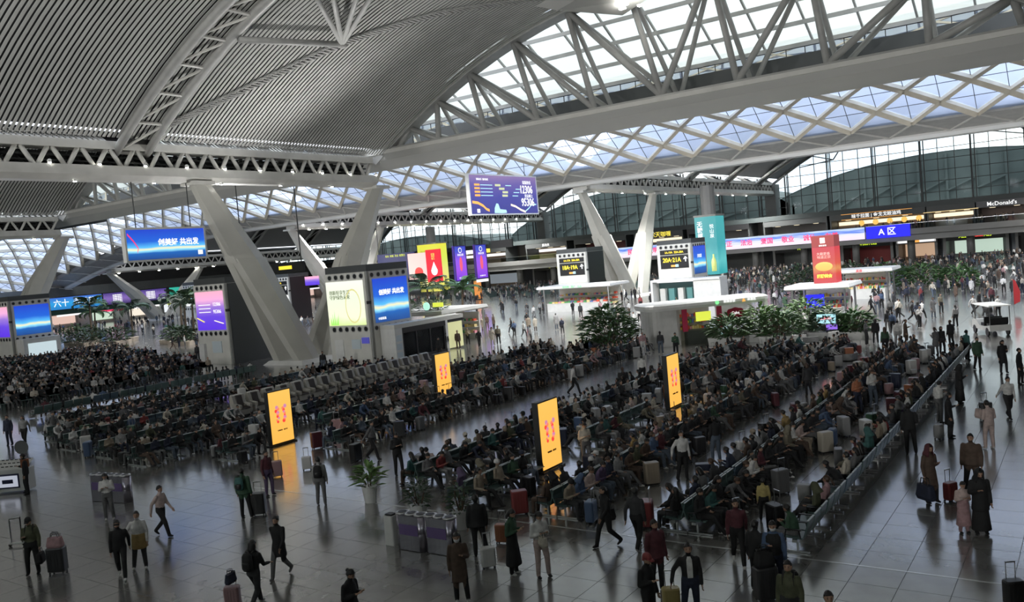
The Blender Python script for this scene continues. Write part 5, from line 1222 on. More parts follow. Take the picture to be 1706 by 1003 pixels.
def backpack(p, colr, label):
    po = POSES_OF[p.name]; o = bpy.data.objects.new('backpack', BPM); COL.objects.link(o); o.material_slots[0].link = 'OBJECT'; o.material_slots[0].material = CM[colr]
    R = Matrix.Rotation(p.rotation_euler.z, 3, 'Z'); o.location = Vector(p.location)+R@(po['T'][0]+Vector((0, -.06, 0)))*p.scale.x; o.rotation_euler = (0, 0, p.rotation_euler.z)
    tag(o, label, 'backpack'); part('pocket', PKT, o); part('strap', STRPM, o); return o
HB = MB(); HB.loft([rr(-.17, .17, -.07, .07, .05, -.26), rr(-.19, .19, -.09, .09, .06, -.2), rr(-.16, .16, -.06, .06, .05, 0)]); HBM = HB.mesh('bag_body', None); HBM.materials.append(None)
HH = MB(); 
for s in (-1, 1):
    q = [(-.09, s*.03, 0), (-.06, s*.03, .12), (.06, s*.03, .12), (.09, s*.03, 0)]
    for a, b in zip(q, q[1:]): HH.tube(a, b, .008, n=5)
HHM = HH.mesh('bag_handle', BLACK)
def handbag(p, hand, colr, label, sc=1.0, drop_=.0):
    po = POSES_OF[p.name]; o = bpy.data.objects.new('handbag', HBM); COL.objects.link(o); o.material_slots[0].link = 'OBJECT'; o.material_slots[0].material = CM[colr]
    R = Matrix.Rotation(p.rotation_euler.z, 3, 'Z'); h = Vector(p.location)+R@po['hands'][hand]*p.scale.x; o.location = (h.x, h.y, max(h.z-.10*sc-drop_, .28*sc)); o.rotation_euler = (0, 0, p.rotation_euler.z+pi/2); o.scale = (sc,)*3
    tag(o, label, 'bag'); part('bag_handle', HHM, o); return o
POSES_OF = {}
PEOPLE_SPOTS = []
def hero(px, py, pose, face_a, label, z=0, **kw):
    g = gpt(px, py); sc = kw.pop('scale', 1.0); o = person(pose, g, F(face_a), label=label, face=kw.pop('face', True), scale=sc, **kw); POSES_OF[o.name] = POSES[pose]; PEOPLE_SPOTS.append((g.x, g.y)); return o
def near(p, dx, dy):   # offset in image right / away directions from a person
    return p.location.x+dx*.82-dy*.57, p.location.y+dx*.57+dy*.82
# ------------------------------------------------------------------ named foreground figures
h = hero(58, 957, 'stand_one', 10, 'man in an olive sweater and black cap pulling a dark suitcase at the lower left', top='olive', bottom='black', hair='cap', hatc='black', skin=0)
backpack(h, 'khaki', 'pale backpack worn by the man in the olive sweater at the lower left')
handbag(h, 1, 'black', 'black carrier bag in the hand of the man in the olive sweater', 1.1)
x, y = near(h, .72, -.05); suitcase(x, y, F(0), 2, 'charcoal', 'large dark grey suitcase beside the man in the olive sweater')
e = bpy.data.objects.new('pink_bag', HBM); COL.objects.link(e); e.material_slots[0].link = 'OBJECT'; e.material_slots[0].material = CM['pink']; e.location = (x, y, 1.05); e.rotation_euler = (0, 0, F(0)); e.scale = (1.25, 1.4, 1.15); tag(e, 'pink holdall resting on top of the large dark grey suitcase', 'bag'); part('bag_handle', HHM, e)
h = hero(205, 962, 'walk2', 20, 'man all in black with sunglasses walking beside the man with a yellow jacket', top='black', bottom='black', shoe=1, skin=0)
MB().cbox((0, 0, 0), (.15, .02, .04)).build('sunglasses', BLACK, h).matrix_local = POSES['walk2']['N'].to_4x4()+Matrix() if False else Matrix.Translation(POSES['walk2']['hc']+Vector((0, .10, .012)))
h = hero(237, 948, 'stand_hips', 10, 'young man in a white top with a mustard jacket tied round his waist', top='white', bottom='charcoal', shoe=1)
MB().loft([[(.19*k*cos(q), .16*k*sin(q), z) for q in [2*pi*i/14 for i in range(14)]] for z, k in ((1.04, .95), (.9, 1.08), (.66, 1.15), (.62, 1.05))]).build('tied_jacket', CM['mustard'], h)
h = hero(272, 893, 'walk', 75, 'man in a pale grey sweater striding right at the lower left', top='palepink', bottom='black', shoe=0)
h = hero(183, 866, 'stand_phone', 15, 'woman with long hair in a white jacket standing before the left steel bins', top='white', bottom='grey', shoe=1, hair='long')
h = hero(537, 841, 'stand', 180, 'person seen from behind with a black backpack and grey trousers alone on the floor', top='lightgrey', bottom='grey', shoe=3)
backpack(h, 'black', 'black backpack on the person seen from behind left of the middle seats')
h = hero(470, 960, 'coat_walk', -15, 'woman with tied hair in a black jacket and grey trousers walking alone', top='black', bottom='grey', shoe=3, hair='bun')
h = hero(428, 1012, 'push', 160, 'woman seen from behind pushing a pink case at the bottom left', top='black', bottom='charcoal', hair='mid', shoe=1)
backpack(h, 'black', 'black backpack on the woman pushing a pink case')
x, y = near(h, -.6, .1); suitcase(x, y, F(0), 1, 'pink', 'pink suitcase pushed by the woman with a black backpack')
hb = handbag(h, 1, 'navy', 'small dark bag resting on the pink suitcase', .9); hb.location = (x, y, .86)
h = hero(592, 1075, 'stand_phone', 60, 'person with tied hair holding a phone, only the head above the bottom edge', top='black', bottom='black', hair='bun')
h = hero(770, 1003, 'coat', 5, 'masked woman with long hair in a long brown coat beside the steel bins', top='brown', bottom='black', hair='long', mask=True, shoe=1)
h = hero(858, 957, 'skirt', 60, 'woman in a dark green sweater and long black skirt looking at her phone', top='green', bottom='black', shoe=1, hair='mid')
h = hero(905, 962, 'stand_phone', 25, 'woman in a white sweater and pale trousers looking down at her phone', top='white', bottom='palepink', shoe=0, hair='mid')
handbag(h, 0, 'cream', 'cream shoulder bag of the woman in the white sweater', .9)
h = hero(800, 926, 'bulky', 190, 'tall person in black behind the white suitcase', top='black', bottom='black')
x, y = gpt(815, 946).xy; suitcase(x, y, F(10), 1, 'white', 'white suitcase standing right of the steel bins')
x, y = gpt(838, 905).xy; suitcase(x, y, F(-20), 1, 'orange', 'orange red suitcase behind the woman in the green sweater')
h = hero(1014, 910, 'walk', -65, 'man in black with a shoulder bag striding left in front of the seats', top='black', bottom='black', hair='short')
handbag(h, 0, 'black', 'black shoulder bag of the man striding left', 1.2, -.3)
h = hero(1064, 915, 'walk2', 150, 'person in a dark checked jacket walking away beside the middle seats', top='charcoal', bottom='black', shoe=1)
h = hero(1098, 985, 'bulky', 30, 'broad person in a maroon top bending near the bottom middle', top='maroon', bottom='charcoal', hair='short')
h = hero(1155, 1035, 'stand_hips', -5, 'man in an open black jacket over a white shirt at the bottom edge', top='black', bottom='navy', face=True)
MB().loft([[(.055*k, .115*B_, z), (-.055*k, .115*B_, z), (-.055*k, .134*B_, z), (.055*k, .134*B_, z)] for z, k, B_ in ((.98, 1.0, 1.0), (1.2, 1.1, 1.0), (1.36, 1.0, .9), (1.42, .6, .7))]).build('white_shirt_front', CM['white'], h)
h = hero(1085, 1055, 'stand_one', 40, 'person in a red cap and dark coat at the bottom edge', top='black', bottom='black', hair='cap', hatc='red')
x, y = gpt(1120, 1020).xy; suitcase(x, y, F(0), 1, 'yellow', 'yellow suitcase between the red capped person and the man in the open jacket', handle=True)
h = hero(1295, 990, 'stand_one', -20, 'masked man in a black vest over blue sleeves beside big dark luggage', top='blue', bottom='navy', mask=True, hair='short')
MB().loft([[(rx*1.1*cos(2*pi*i/14), ry*1.14*sin(2*pi*i/14)-.003, .94+z) for i in range(14)] for z, rx, ry in ((-.02, .165, .115), (.12, .15, .11), (.26, .165, .12), (.38, .165, .11), (.45, .10, .08))]).build('vest', CM['black'], h)
x, y = gpt(1278, 1000).xy; suitcase(x, y, F(10), 2, 'charcoal', 'huge charcoal suitcase beside the masked man in the vest')
e = bpy.data.objects.new('holdall', HBM); COL.objects.link(e); e.material_slots[0].link = 'OBJECT'; e.material_slots[0].material = CM['black']; e.location = (x, y, 1.08); e.rotation_euler = (0, 0, F(10)); e.scale = (1.2, 1.6, 1.2); tag(e, 'black holdall on top of the huge charcoal suitcase', 'bag'); part('bag_handle', HHM, e)
h = hero(1322, 1075, 'stand', -30, 'young man in an olive jacket with a backpack at the bottom edge', top='olive', bottom='charcoal')
backpack(h, 'black', 'black backpack of the young man in the olive jacket')
hero(1338, 1140, 'stand', 20, 'child in a beige cap, only the cap above the bottom edge', top='beige', bottom='beige', hair='cap', hatc='beige', scale=.8)
hero(1390, 1140, 'bulky', -10, 'man with short hair in a dark green coat facing the viewer at the bottom edge', top='olive', bottom='black')
hero(1478, 1200, 'bulky', 100, 'person in a black hood, only the hood above the bottom edge', top='black', bottom='black', hair='hood', hatc='black')
h = hero(1745, 1075, 'stand', -40, 'person in black cut by the right edge holding a bag', top='black', bottom='black')
x, y = gpt(1690, 1010).xy; suitcase(x, y, F(0), 1, 'black', 'black case at the lower right corner')
h = hero(1552, 838, 'coat', 15, 'woman in a brown poncho coat with a dark bag and red suitcase', top='brown', bottom='black', hair='hood', hatc='maroon')
handbag(h, 0, 'navy', 'dark blue tote bag carried by the woman in the brown poncho', 1.6)
x, y = near(h, .55, .0); suitcase(x, y, F(25), 1, 'red', 'red suitcase pulled by the woman in the brown poncho')
hero(1607, 888, 'skirt', 0, 'child in a pale pink top and pink skirt beside the woman in black', top='palepink', bottom='pink', shoe=0, hair='short', scale=.80)
h = hero(1636, 890, 'robe', -10, 'woman in a black headscarf and long black dress looking at her phone', top='black', bottom='black', hair='hood', hatc='black', scale=1.0)
hero(1622, 822, 'bulky', -40, 'man in a dark brown jacket standing behind the woman in black', top='brown', bottom='black', scale=1.04)
h = hero(1650, 748, 'stand_phone', 190, 'woman in pale pink hoodie and trousers with a bag, seen from behind', top='palepink', bottom='palepink', shoe=1, hair='tail')
handbag(h, 1, 'palepink', 'pale pink tote bag of the woman in the pale pink hoodie', 1.2, -.25)
h = hero(1681, 697, 'pull', -5, 'man in a white shirt with a shoulder strap pulling a suitcase', top='white', bottom='black')
x, y = near(h, -.75, .25); suitcase(x, y, F(0), 0, 'charcoal', 'dark suitcase pulled by the man in the white shirt')
h = hero(1583, 730, 'coat', 60, 'person in a long black coat with a pale case beside the bench row', top='black', bottom='charcoal')
x, y = near(h, -.4, .0); suitcase(x, y, F(40), 1, 'lightgrey', 'pale suitcase in front of the person in the long black coat')
hero(1566, 705, 'stand_phone', 100, 'person in a white jacket facing the person in the long black coat', top='white', bottom='grey')
hero(1600, 672, 'robe', 80, 'woman in a long black robe walking along the end of the bench row', top='black', bottom='black', hair='hood', hatc='black')
hero(1630, 615, 'bulky', 10, 'broad person in a dark green coat beyond the end of the bench row', top='green', bottom='black')
hero(1612, 600, 'stand', 100, 'person in dark teal talking to the broad person in dark green', top='teal', bottom='black')
hero(1672, 622, 'coat', 0, 'woman in a dark coat and beige scarf near the electric cart', top='black', bottom='charcoal', hair='mid')
hero(1700, 640, 'stand', 40, 'person in black cut by the right edge above the man in white', top='black', bottom='black')
hero(1518, 757, 'stand_one', 160, 'tall person in a long black coat standing at the middle of the right bench row', top='black', bottom='black', scale=1.06)
h = hero(1232, 940, 'walk2', -10, 'person in a maroon jacket and black trousers walking at the right of the seats', top='maroon', bottom='black', shoe=1)
hero(1275, 868, 'stand', 170, 'child in a yellow jacket between the seat rows', top='yellow', bottom='black', scale=.72)
hero(1140, 800, 'stand_hips', 10, 'man in a white football jacket with black sleeves in the middle seats', top='white', bottom='black')
hero(978, 778, 'stand_phone', 20, 'man in a cream hooded jacket standing right of the nearest amber totem', top='cream', bottom='grey')
h = hero(957, 657, 'walk', 100, 'person in black and white walking on the aisle right of the left seats', top='white', bottom='black')
h = hero(622, 766, 'pull', 70, 'person in a grey coat pulling a very large dark case along the aisle', top='grey', bottom='black')
x, y = near(h, -.7, -.05); suitcase(x, y, F(60), 2, 'black', 'very large dark case pulled by the person in the grey coat')
hero(665, 792, 'stand_phone', 30, 'person in black looking down, beside the left end of the middle seats', top='black', bottom='black')
hero(540, 620, 'stand', 5, 'man in a black jacket and jeans in front of the nearest V column', top='black', bottom='denim')
hero(17, 742, 'stand', 0, 'man in an open dark blue jacket at the far left edge', top='navy', bottom='navy')
hero(43, 742, 'walk2', 10, 'woman in a white jacket and black trousers beside the man in dark blue', top='lightgrey', bottom='black', hair='long', shoe=1)
hero(92, 735, 'coat_walk', 60, 'person in a light grey coat walking at the left above the kiosk cart', top='grey', bottom='denim')
h = hero(410, 862, 'bulky', 170, 'person in dark green with a teal backpack among luggage below the left seats', top='green', bottom='black')
backpack(h, 'teal', 'teal backpack among the luggage at the lower left of the seats')
x, y = gpt(432, 858).xy; suitcase(x, y, F(0), 2, 'black', 'tall black suitcase next to the person with the teal backpack')
hero(449, 826, 'stand', 60, 'man in a maroon coat standing by a pink case left of the amber totem', top='maroon', bottom='purple')
x, y = gpt(462, 795).xy; suitcase(x, y, F(20), 0, 'pink', 'dusty pink suitcase beside the man in the maroon coat')
x, y = gpt(512, 783).xy; suitcase(x, y, F(10), 1, 'white', 'white suitcase right of the dusty pink one below the left amber totem')
h = hero(47, 823, 'stand_one', -60, 'vendor in an orange and black vest behind the sunglasses cart', top='black', bottom='black')
for a in (-.07, .07): MB().box(a-.02, a+.02, -.16, .15, 1.12, 1.44).build('orange_stripe', CM['orange'], h)
# walkers on the open floor and the far right, read off the photograph
W = [(733, 597, 'stand', 0, 'black', 'black', 'man in black at the corner of the glass booth'), (745, 585, 'stand', 200, 'charcoal', 'denim', 'person in jeans beside the glass booth'), (764, 582, 'stand', 10, 'brown', 'brown', 'person in a rust brown outfit walking towards the seats'),
    (799, 578, 'walk', 10, 'black', 'black', 'man in a black suit crossing the open floor below the violet banners'), (821, 576, 'coat', 10, 'cream', 'cream', 'woman in a long cream coat with a dark case on the open floor'), (831, 574, 'stand', 10, 'khaki', 'black', 'person in a khaki top right of the woman in the cream coat'),
    (853, 555, 'walk', -80, 'black', 'black', 'person in black striding left on the open floor'), (781, 551, 'stand', 20, 'black', 'black', 'person in black beside the snack shelves'), (790, 558, 'stand_phone', 190, 'white', 'beige', 'person in white and beige looking at a phone near the snack shelves'),
    (773, 558, 'stand', 90, 'green', 'beige', 'person in green beside the orange snack shelf'), (806, 553, 'coat', 0, 'beige', 'brown', 'pair member in a beige coat on the open floor'), (812, 548, 'stand', 0, 'brown', 'brown', 'pair member in brown on the open floor'),
    (879, 545, 'walk', 10, 'black', 'red', 'person in black with a red bag walking towards the seats'), (890, 530, 'walk2', 20, 'white', 'grey', 'person in white in the middle of the open floor'), (900, 525, 'walk', 30, 'lightgrey', 'black', 'person in light grey in the middle of the open floor'), (836, 520, 'pull', 50, 'black', 'charcoal', 'person in black leaning forward pulling a case far away'),
    (968, 530, 'stand', 10, 'charcoal', 'black', 'person in charcoal in front of the warm lit snack kiosk'), (952, 514, 'stand', 10, 'navy', 'navy', 'person in navy in front of the warm lit snack kiosk'), (1000, 540, 'stand', 120, 'black', 'black', 'person in black right of the warm lit snack kiosk'), (1066, 538, 'stand', 0, 'white', 'black', 'person in white and black near the foot of the second V column'), (1068, 515, 'stand', 0, 'red', 'black', 'person in red near the foot of the second V column'),
    (1085, 510, 'coat', 0, 'black', 'black', 'person in a black coat beside the white framed booth'), (1058, 497, 'stand', 0, 'black', 'black', 'person in black right at the second V column'), (1127, 594, 'stand_one', 0, 'green', 'black', 'person in green and black in front of the white rounded kiosk'), (1176, 558, 'stand', 190, 'lightgrey', 'black', 'person in a light shirt beside the white rounded kiosk'),
    (1072, 590, 'stand', 0, 'pink', 'white', 'woman in pale pink beside the big broad leaved plant'), (1102, 590, 'stand', 180, 'charcoal', 'denim', 'person in charcoal with a case left of the white rounded kiosk'), (1072, 640, 'stand', 180, 'white', 'black', 'woman in white and black left of the right amber totem'), (1041, 665, 'bulky', 180, 'black', 'black', 'broad person in black in the aisle left of the right amber totem'),
    (1336, 535, 'stand', 0, 'charcoal', 'charcoal', 'person in a long charcoal dress right of the white rounded kiosk'), (1309, 518, 'coat', 0, 'green', 'beige', 'person in green right of the white rounded kiosk'), (1398, 520, 'stand', 180, 'lightgrey', 'denim', 'person in a pale shirt at the bakery kiosk counter'), (1417, 518, 'stand', 180, 'maroon', 'black', 'person in dusty red at the bakery kiosk counter'), (1452, 523, 'walk', 60, 'charcoal', 'black', 'person in charcoal right of the bakery kiosk'),
    (1469, 515, 'stand', 0, 'blue', 'black', 'person in blue right of the bakery kiosk'), (1480, 552, 'stand', 180, 'charcoal', 'grey', 'person in a charcoal vest walking away in the right crowd'), (1484, 530, 'stand', 180, 'grey', 'black', 'person in grey with a red bag in the right crowd'), (1497, 530, 'stand', 180, 'white', 'black', 'person in a white vest with dark trousers in the right crowd'), (1488, 556, 'walk', 150, 'blue', 'black', 'person in a blue jacket in the right crowd'),
    (1511, 505, 'stand', 0, 'navy', 'black', 'person in navy in the right crowd before the shrubs'), (1521, 535, 'walk', 60, 'charcoal', 'black', 'person in charcoal close behind the backpacker in the right crowd'), (1530, 537, 'walk2', 130, 'navy', 'navy', 'backpacker in navy walking away in the right crowd'), (1555, 530, 'coat', 20, 'grey', 'denim', 'person in a grey coat with luggage in the right crowd'), (1568, 522, 'stand', 20, 'khaki', 'black', 'person in khaki in the right crowd'),
    (1593, 545, 'stand', 190, 'lightgrey', 'black', 'person in light grey with a dark backpack in the right crowd'), (1622, 525, 'walk', 10, 'white', 'black', 'person with an open black jacket over white in the right crowd'), (1632, 518, 'walk2', 30, 'black', 'black', 'person in black just right of the open jacket'), (1644, 525, 'walk', -60, 'black', 'black', 'person in black bending left in the right crowd'), (1653, 510, 'stand', 0, 'maroon', 'black', 'person in maroon with a red bag in the right crowd'),
    (1664, 530, 'stand', 190, 'white', 'black', 'woman in white with long hair near the electric cart'), (1585, 578, 'bulky', 200, 'black', 'black', 'broad person in black left of the teal pair'), (1570, 590, 'stand', 10, 'black', 'charcoal', 'man in an open black suit left of the bench row end'), (1560, 592, 'coat', 200, 'grey', 'grey', 'person with grey hair and coat left of the bench row end'), (1497, 577, 'stand', 150, 'white', 'lightgrey', 'person in a white puffer coat near the top of the right seats'),
    (1510, 575, 'coat', 60, 'brown', 'brown', 'person in a brown coat beside the white puffer coat'), (1460, 572, 'stand', 170, 'black', 'black', 'tall person in black near the top of the right seats'), (1444, 575, 'stand_phone', 60, 'grey', 'charcoal', 'person in grey bending over a purple case near the top of the right seats'), (1476, 590, 'stand', 180, 'green', 'black', 'person in dark green among the last right seats'), (1455, 680, 'stand_phone', 20, 'white', 'denim', 'person in a white top standing between the right rows'),
    (1430, 690, 'stand_phone', 20, 'orange', 'navy', 'woman in an orange jacket standing between the right rows'), (1347, 660, 'bulky', 200, 'charcoal', 'black', 'broad person in dark clothes standing where the right aisle bends'), (1257, 625, 'stand', 180, 'white', 'grey', 'person in a white coat among the upper right seats'), (1195, 770, 'stand', 200, 'black', 'denim', 'tall person in black and jeans at the edge of the middle aisle'), (1265, 985, 'stand', 140, 'black', 'black', 'dark figure behind the huge charcoal suitcase'),
    (255, 640, 'walk', 70, 'black', 'black', 'person in black walking on the left aisle'), (385, 590, 'stand', 10, 'black', 'black', 'person in black beside the violet poster tower'), (690, 700, 'stand', 200, 'black', 'black', 'person in black in the left seats'), (330, 600, 'stand', 10, 'charcoal', 'black', 'person in charcoal at the foot of the violet poster tower')]
rn = random.Random(5); wk_case = 0
for (px, py, pose, a, top, bot, lab) in W:
    hair = rn.choice(['short', 'short', 'mid', 'long', 'tail', 'bun', 'short']); o = hero(px, py, pose, a, lab, top=top, bottom=bot, hair=hair, shoe=rn.randrange(4), skin=rn.randrange(2), hairm=0 if rn.random() < .8 else 1, scale=rn.uniform(.95, 1.03), face=py > 700)

# ------------------------------------------------------------------ seats
SEATM = [mat('seat_teal', (.075, .12, .115), .35), mat('seat_blue', (.07, .11, .15), .35)]
ST = MB().loft([[(.02, -.27, .44), (.5, -.27, .46), (.54, -.27, .44), (.5, -.27, .42), (.02, -.27, .40)], [(.02, .27, .44), (.5, .27, .46), (.54, .27, .44), (.5, .27, .42), (.02, .27, .40)]])
SEAT = ST.mesh('seat', None)
BK = MB().loft([[(.0, -.27, .46), (-.09, -.27, .72), (-.13, -.27, .88), (-.155, -.27, .88), (-.12, -.27, .70), (-.03, -.27, .44)], [(.0, .27, .46), (-.09, .27, .72), (-.13, .27, .88), (-.155, .27, .88), (-.12, .27, .70), (-.03, .27, .44)]])
BACK = BK.mesh('backrest', None)
for m_ in (SEAT, BACK): m_.materials[0] = SEATM[0]
BACK_B = BACK.copy(); BACK_B.materials[0] = SEATM[1]; TOPR = MB().box(-.165, -.12, -.27, .27, .875, .895).mesh('top_rail', mat('pale_rail', (.45, .5, .5), .3))
BEAM = MB().box(-.06, .06, -.95, .95, .33, .40).mesh('beam', CHROME)
LEGM = MB(); LEGM.bar((0, 0, .36), (0, 0, .03), .05, .05, up=(0, 1, 0)); LEGM.bar((-.28, 0, .03), (.42, 0, .03), .05, .04); LEGM = LEGM.mesh('leg', CHROME)
ARMR = MB(); ARMR.tube((.05, 0, .44), (.08, 0, .64), .016, n=6); ARMR.bar((.02, 0, .65), (.42, 0, .65), .045, .025); ARMR.tube((.40, 0, .64), (.44, 0, .44), .016, n=6); ARMR = ARMR.mesh('armrest', BLACK)
def seat_unit(x, y, side, label, group, full=True, blue=False):
    """three seats facing +x (side=1) or -x (side=-1)"""
    e = empty('bench_seating', (x, y, 0), 0 if side > 0 else pi, label, 'bench', group)
    for k in range(3):
        yy = (k-1)*.62
        part('seat', SEAT, e, (.1, yy, 0)); b_ = part('backrest', BACK_B if blue else BACK, e, (.1, yy, 0))
        if full: part('top_rail', TOPR, b_)
        
    if full:
        part('beam', BEAM, e, (.3, 0, 0))
        for s in (-.7, .7): part('leg', LEGM, e, (.3, s, 0))
        for s in (-.93, -.31, .31, .93): part('armrest', ARMR, e, (.1, s, 0))
    return e
ORD = ['first', 'second', 'third', 'fourth', 'fifth', 'sixth', 'seventh', 'eighth', 'ninth', 'tenth', 'eleventh', 'twelfth', 'thirteenth', 'fourteenth', 'fifteenth', 'sixteenth', 'seventeenth', 'eighteenth', 'nineteenth', 'twentieth']
def nth(i): return ORD[i] if i < 20 else '%s%s' % (i+1, 'th' if (i+1) % 10 not in (1, 2, 3) or 10 < (i+1) % 100 < 14 else {1: 'st', 2: 'nd', 3: 'rd'}[(i+1) % 10])
TOTEMS = [(-17, 26), (-32.3, 26.4), (-32.3, 38.6), (-17.1, 37.6)]
ROWS = [(-6.2, 20.6, 54, (-1,), 'right walkway row'), (-9.6, 21, 54, (-1, 1), 'second row'), (-13.8, 21, 56, (-1, 1), 'third row'), (-17.1, 21, 56, (-1, 1), 'nearest totem row'), (-20.35, 22.3, 56, (-1, 1), 'middle aisle row'),
    (-28.4, 26, 57, (-1, 1), 'first left row'), (-32.2, 23, 58, (-1, 1), 'left totems row'), (-36, 21, 57, (-1, 1), 'third left row'), (-39.6, 21.5, 30, (-1, 1), 'massage chair row'), (-43.8, 22, 30, (-1, 1), 'lower left row'), (-47.4, 23, 31, (-1, 1), 'second lower left row'), (-51, 25, 36, (-1, 1), 'third lower left row'), (-44.6, 38, 47, (-1, 1), 'row behind massage chairs'), (-48.4, 26, 47, (-1, 1), 'tower front row'), (-57, 27, 45, (-1,), 'lone aisle row')]
ROWS += [(-66-3.6*k, 29+.8*k, 47+1.3*k, (-1, 1), '%s far left row' % nth(k)) for k in range(13)]
seats = []; units = []
for ri, (x, y0, y1, sides, rn_) in enumerate(ROWS):
    y = y0; ui = 0
    while y+1.0 < y1:
        cy = y+.95
        if not any(abs(x-tx) < 1.3 and abs(cy-ty) < 2.0 for tx, ty in TOTEMS):
            for sd in sides:
                units.append((x, cy, sd, ri, ui))
                for k in range(3): seats.append((x+sd*.38, cy+(k-1)*.62, sd, ri, ui*3+k))
        ui += 1; y += 1.98
def vis(x, y, z=.8, mx=30):
    px, py, d = pix((x, y, z)); return -mx < px < 1706+mx and py < 1003+60 and d > 2, d, px, py
ul = []
for u in units:
    v, d, px, py = vis(u[0], u[1])
    if v: ul.append((d, u))
ul.sort(key=lambda t: t[0]); un = 0
far_b = MB()
for d, (x, y, sd, ri, ui) in ul:
    rname = ROWS[ri][4]; side = 'left' if sd < 0 else 'right'
    if un < 292: seat_unit(x, y, sd, '%s %s bench from the near end, %s side, %s' % (nth(ui), 'blue' if ui % 5 == 2 else 'teal', side, rname), 'bench seats, '+rname, full=d < 62, blue=(ui % 5 == 2)); un += 1
    else:
        for k in (-1, 0, 1):
            c = y+k*.62; far_b.box(min(x, x+sd*.55), max(x, x+sd*.55), c-.27, c+.27, .41, .45); far_b.box(x-.04, x+.04, c-.27, c+.27, .45, .88)
        far_b.box(x+sd*.2-.04, x+sd*.2+.04, y-.8, y-.7, 0, .41); far_b.box(x+sd*.2-.04, x+sd*.2+.04, y+.7, y+.8, 0, .41)
# far rows beyond the open floor
for x in list(range(-118, -8, 4)):
    for y in range(128, 168, 5): far_b.box(x, x+.5, y, y+3.4, .4, .45); far_b.box(x-.04, x+.04, y, y+3.4, .45, .88); far_b.box(x+.1, x+.2, y+.5, y+.6, 0, .4); far_b.box(x+.1, x+.2, y+2.8, y+2.9, 0, .4)
if far_b.v: tag(stuff(far_b.build('bench_rows', SEATM[0])), 'distant rows of waiting benches too far away to tell apart', 'benches')

# ------------------------------------------------------------------ seated people: the nearest as individuals, the rest as crowd
rn = random.Random(21); cand = []
TOPS = ['black']*16+['charcoal']*8+['navy']*4+['grey']*5+['lightgrey']*2+['white']*3+['cream']*2+['beige']*2+['brown']*3+['olive']*2+['green', 'teal', 'blue', 'red', 'maroon', 'maroon', 'pink', 'palepink', 'mustard', 'purple', 'khaki']
BOTS = ['black']*7+['charcoal']*4+['navy']*2+['denim']*4+['grey']*3+['khaki', 'beige', 'brown', 'lightgrey']
HS = ['short']*6+['mid', 'long', 'long', 'tail', 'bun', 'cap', 'hood', 'beanie']
HW = dict(short='short haired', mid='bob haired', long='long haired', tail='ponytailed', bun='bun haired', cap='capped', hood='hooded', beanie='knit hatted')
PW = dict(sit_up='sitting upright', sit_phone='bent over phone', sit_phone2='holding phone', sit_lean='leaning forward', sit_cross='legs crossed', sit_slouch='slouching', sit_bulk='bulky clothes', sit_turn='turned aside')
CW = dict(lightgrey='light grey', palepink='pale pink')
for (x, y, sd, ri, si) in seats:
    occ = .97 if ri < 9 else .9
    if ri == 0: occ = .55 if y < 30 else .9
    if ri == 3 and y < 33: occ = .8
    if ri == 12: occ = .7
    if rn.random() > occ: continue
    v, d, px, py = vis(x, y)
    if v: cand.append((d, x, y, sd, ri, si))
cand.sort(); N_IND = 300-len(PEOPLE_SPOTS); crowd = []
for i, (d, x, y, sd, ri, si) in enumerate(cand):
    rz = -pi/2 if sd > 0 else pi/2
    if i < N_IND:
        pose = rn.choice(['sit_up', 'sit_phone', 'sit_phone', 'sit_phone', 'sit_phone2', 'sit_phone2', 'sit_lean', 'sit_cross', 'sit_slouch', 'sit_bulk', 'sit_turn']); top = rn.choice(TOPS); hr_ = rn.choice(HS)
        lab = '%s person in %s, %s, %s %s seat, %s' % (HW[hr_], CW.get(top, top), PW[pose], 'left' if sd < 0 else 'right', nth(si), ROWS[ri][4])
        person(pose, (x, y), rz+rn.uniform(-.2, .2), top=top, bottom=rn.choice(BOTS), shoe=rn.randrange(4), hair=hr_, hatc=(rn.choice(['black', 'white', 'beige', 'navy', top]) if hr_ in ('cap', 'beanie') else top if hr_ == 'hood' else None), hairm=0 if rn.random() < .82 else 1, label=lab, group='seated travellers', scale=rn.uniform(.94, 1.02), skin=rn.randrange(2), dz=-.01)
    else: crowd.append((x, y, rz+rn.uniform(-.3, .3), rn.randrange(4)))
NSEAT = len(crowd)
# standing and far crowd
def scatter(n, x0, x1, y0, y1, kinds=(4, 5, 6, 7), avoid=()):
    for i in range(n):
        x, y = rn.uniform(x0, x1), rn.uniform(y0, y1)
        if any(a < x < b and c < y < d_ for a, b, c, d_ in avoid): continue
        v, d, px, py = vis(x, y)
        if v: crowd.append((x, y, rn.uniform(0, 6.28), rn.choice(kinds)))
AV = [(-125, -117, 50, 58), (-125, -117, 112, 124), (-186, -178, 112, 124), (-122, -115, 99, 106), (-148, -141, 99, 106), (-105, -95, 119, 124), (-131, -122, 149, 155), (-28, -11, 106, 116), (-116, -108, 50, 57),(-63, -56.5, 114, 123), (-64, -49, 92, 106), (-47, -37, 96, 106), (-58.5, -50, 60, 68), (-29, -18.5, 58, 64.2), (-25, -17.5, 74, 81), (-25, -18, 95.5, 101.5), (-57, -49, 50, 57), (-48, -44, 50, 61.5), (-33.5, -28.5, 55, 59.5), (-52, -47, 124, 129)]
scatter(26, -56, -30, 62, 88, avoid=AV); scatter(70, -75, -8, 84, 118, avoid=AV); scatter(12, -18, -3, 66, 100, avoid=AV)
scatter(760, -118, 0, 122, 170, kinds=(0, 1, 4, 5, 6, 7, 4, 6), avoid=AV); scatter(380, -60, 0, 104, 172, kinds=(4, 5, 6, 7), avoid=AV); scatter(80, -24, 2, 92, 118, avoid=AV)
scatter(60, -115, -98, 76, 90, avoid=AV); scatter(30, -95, -88, 62, 72, avoid=AV); scatter(150, -190, -120, 80, 120, avoid=AV)
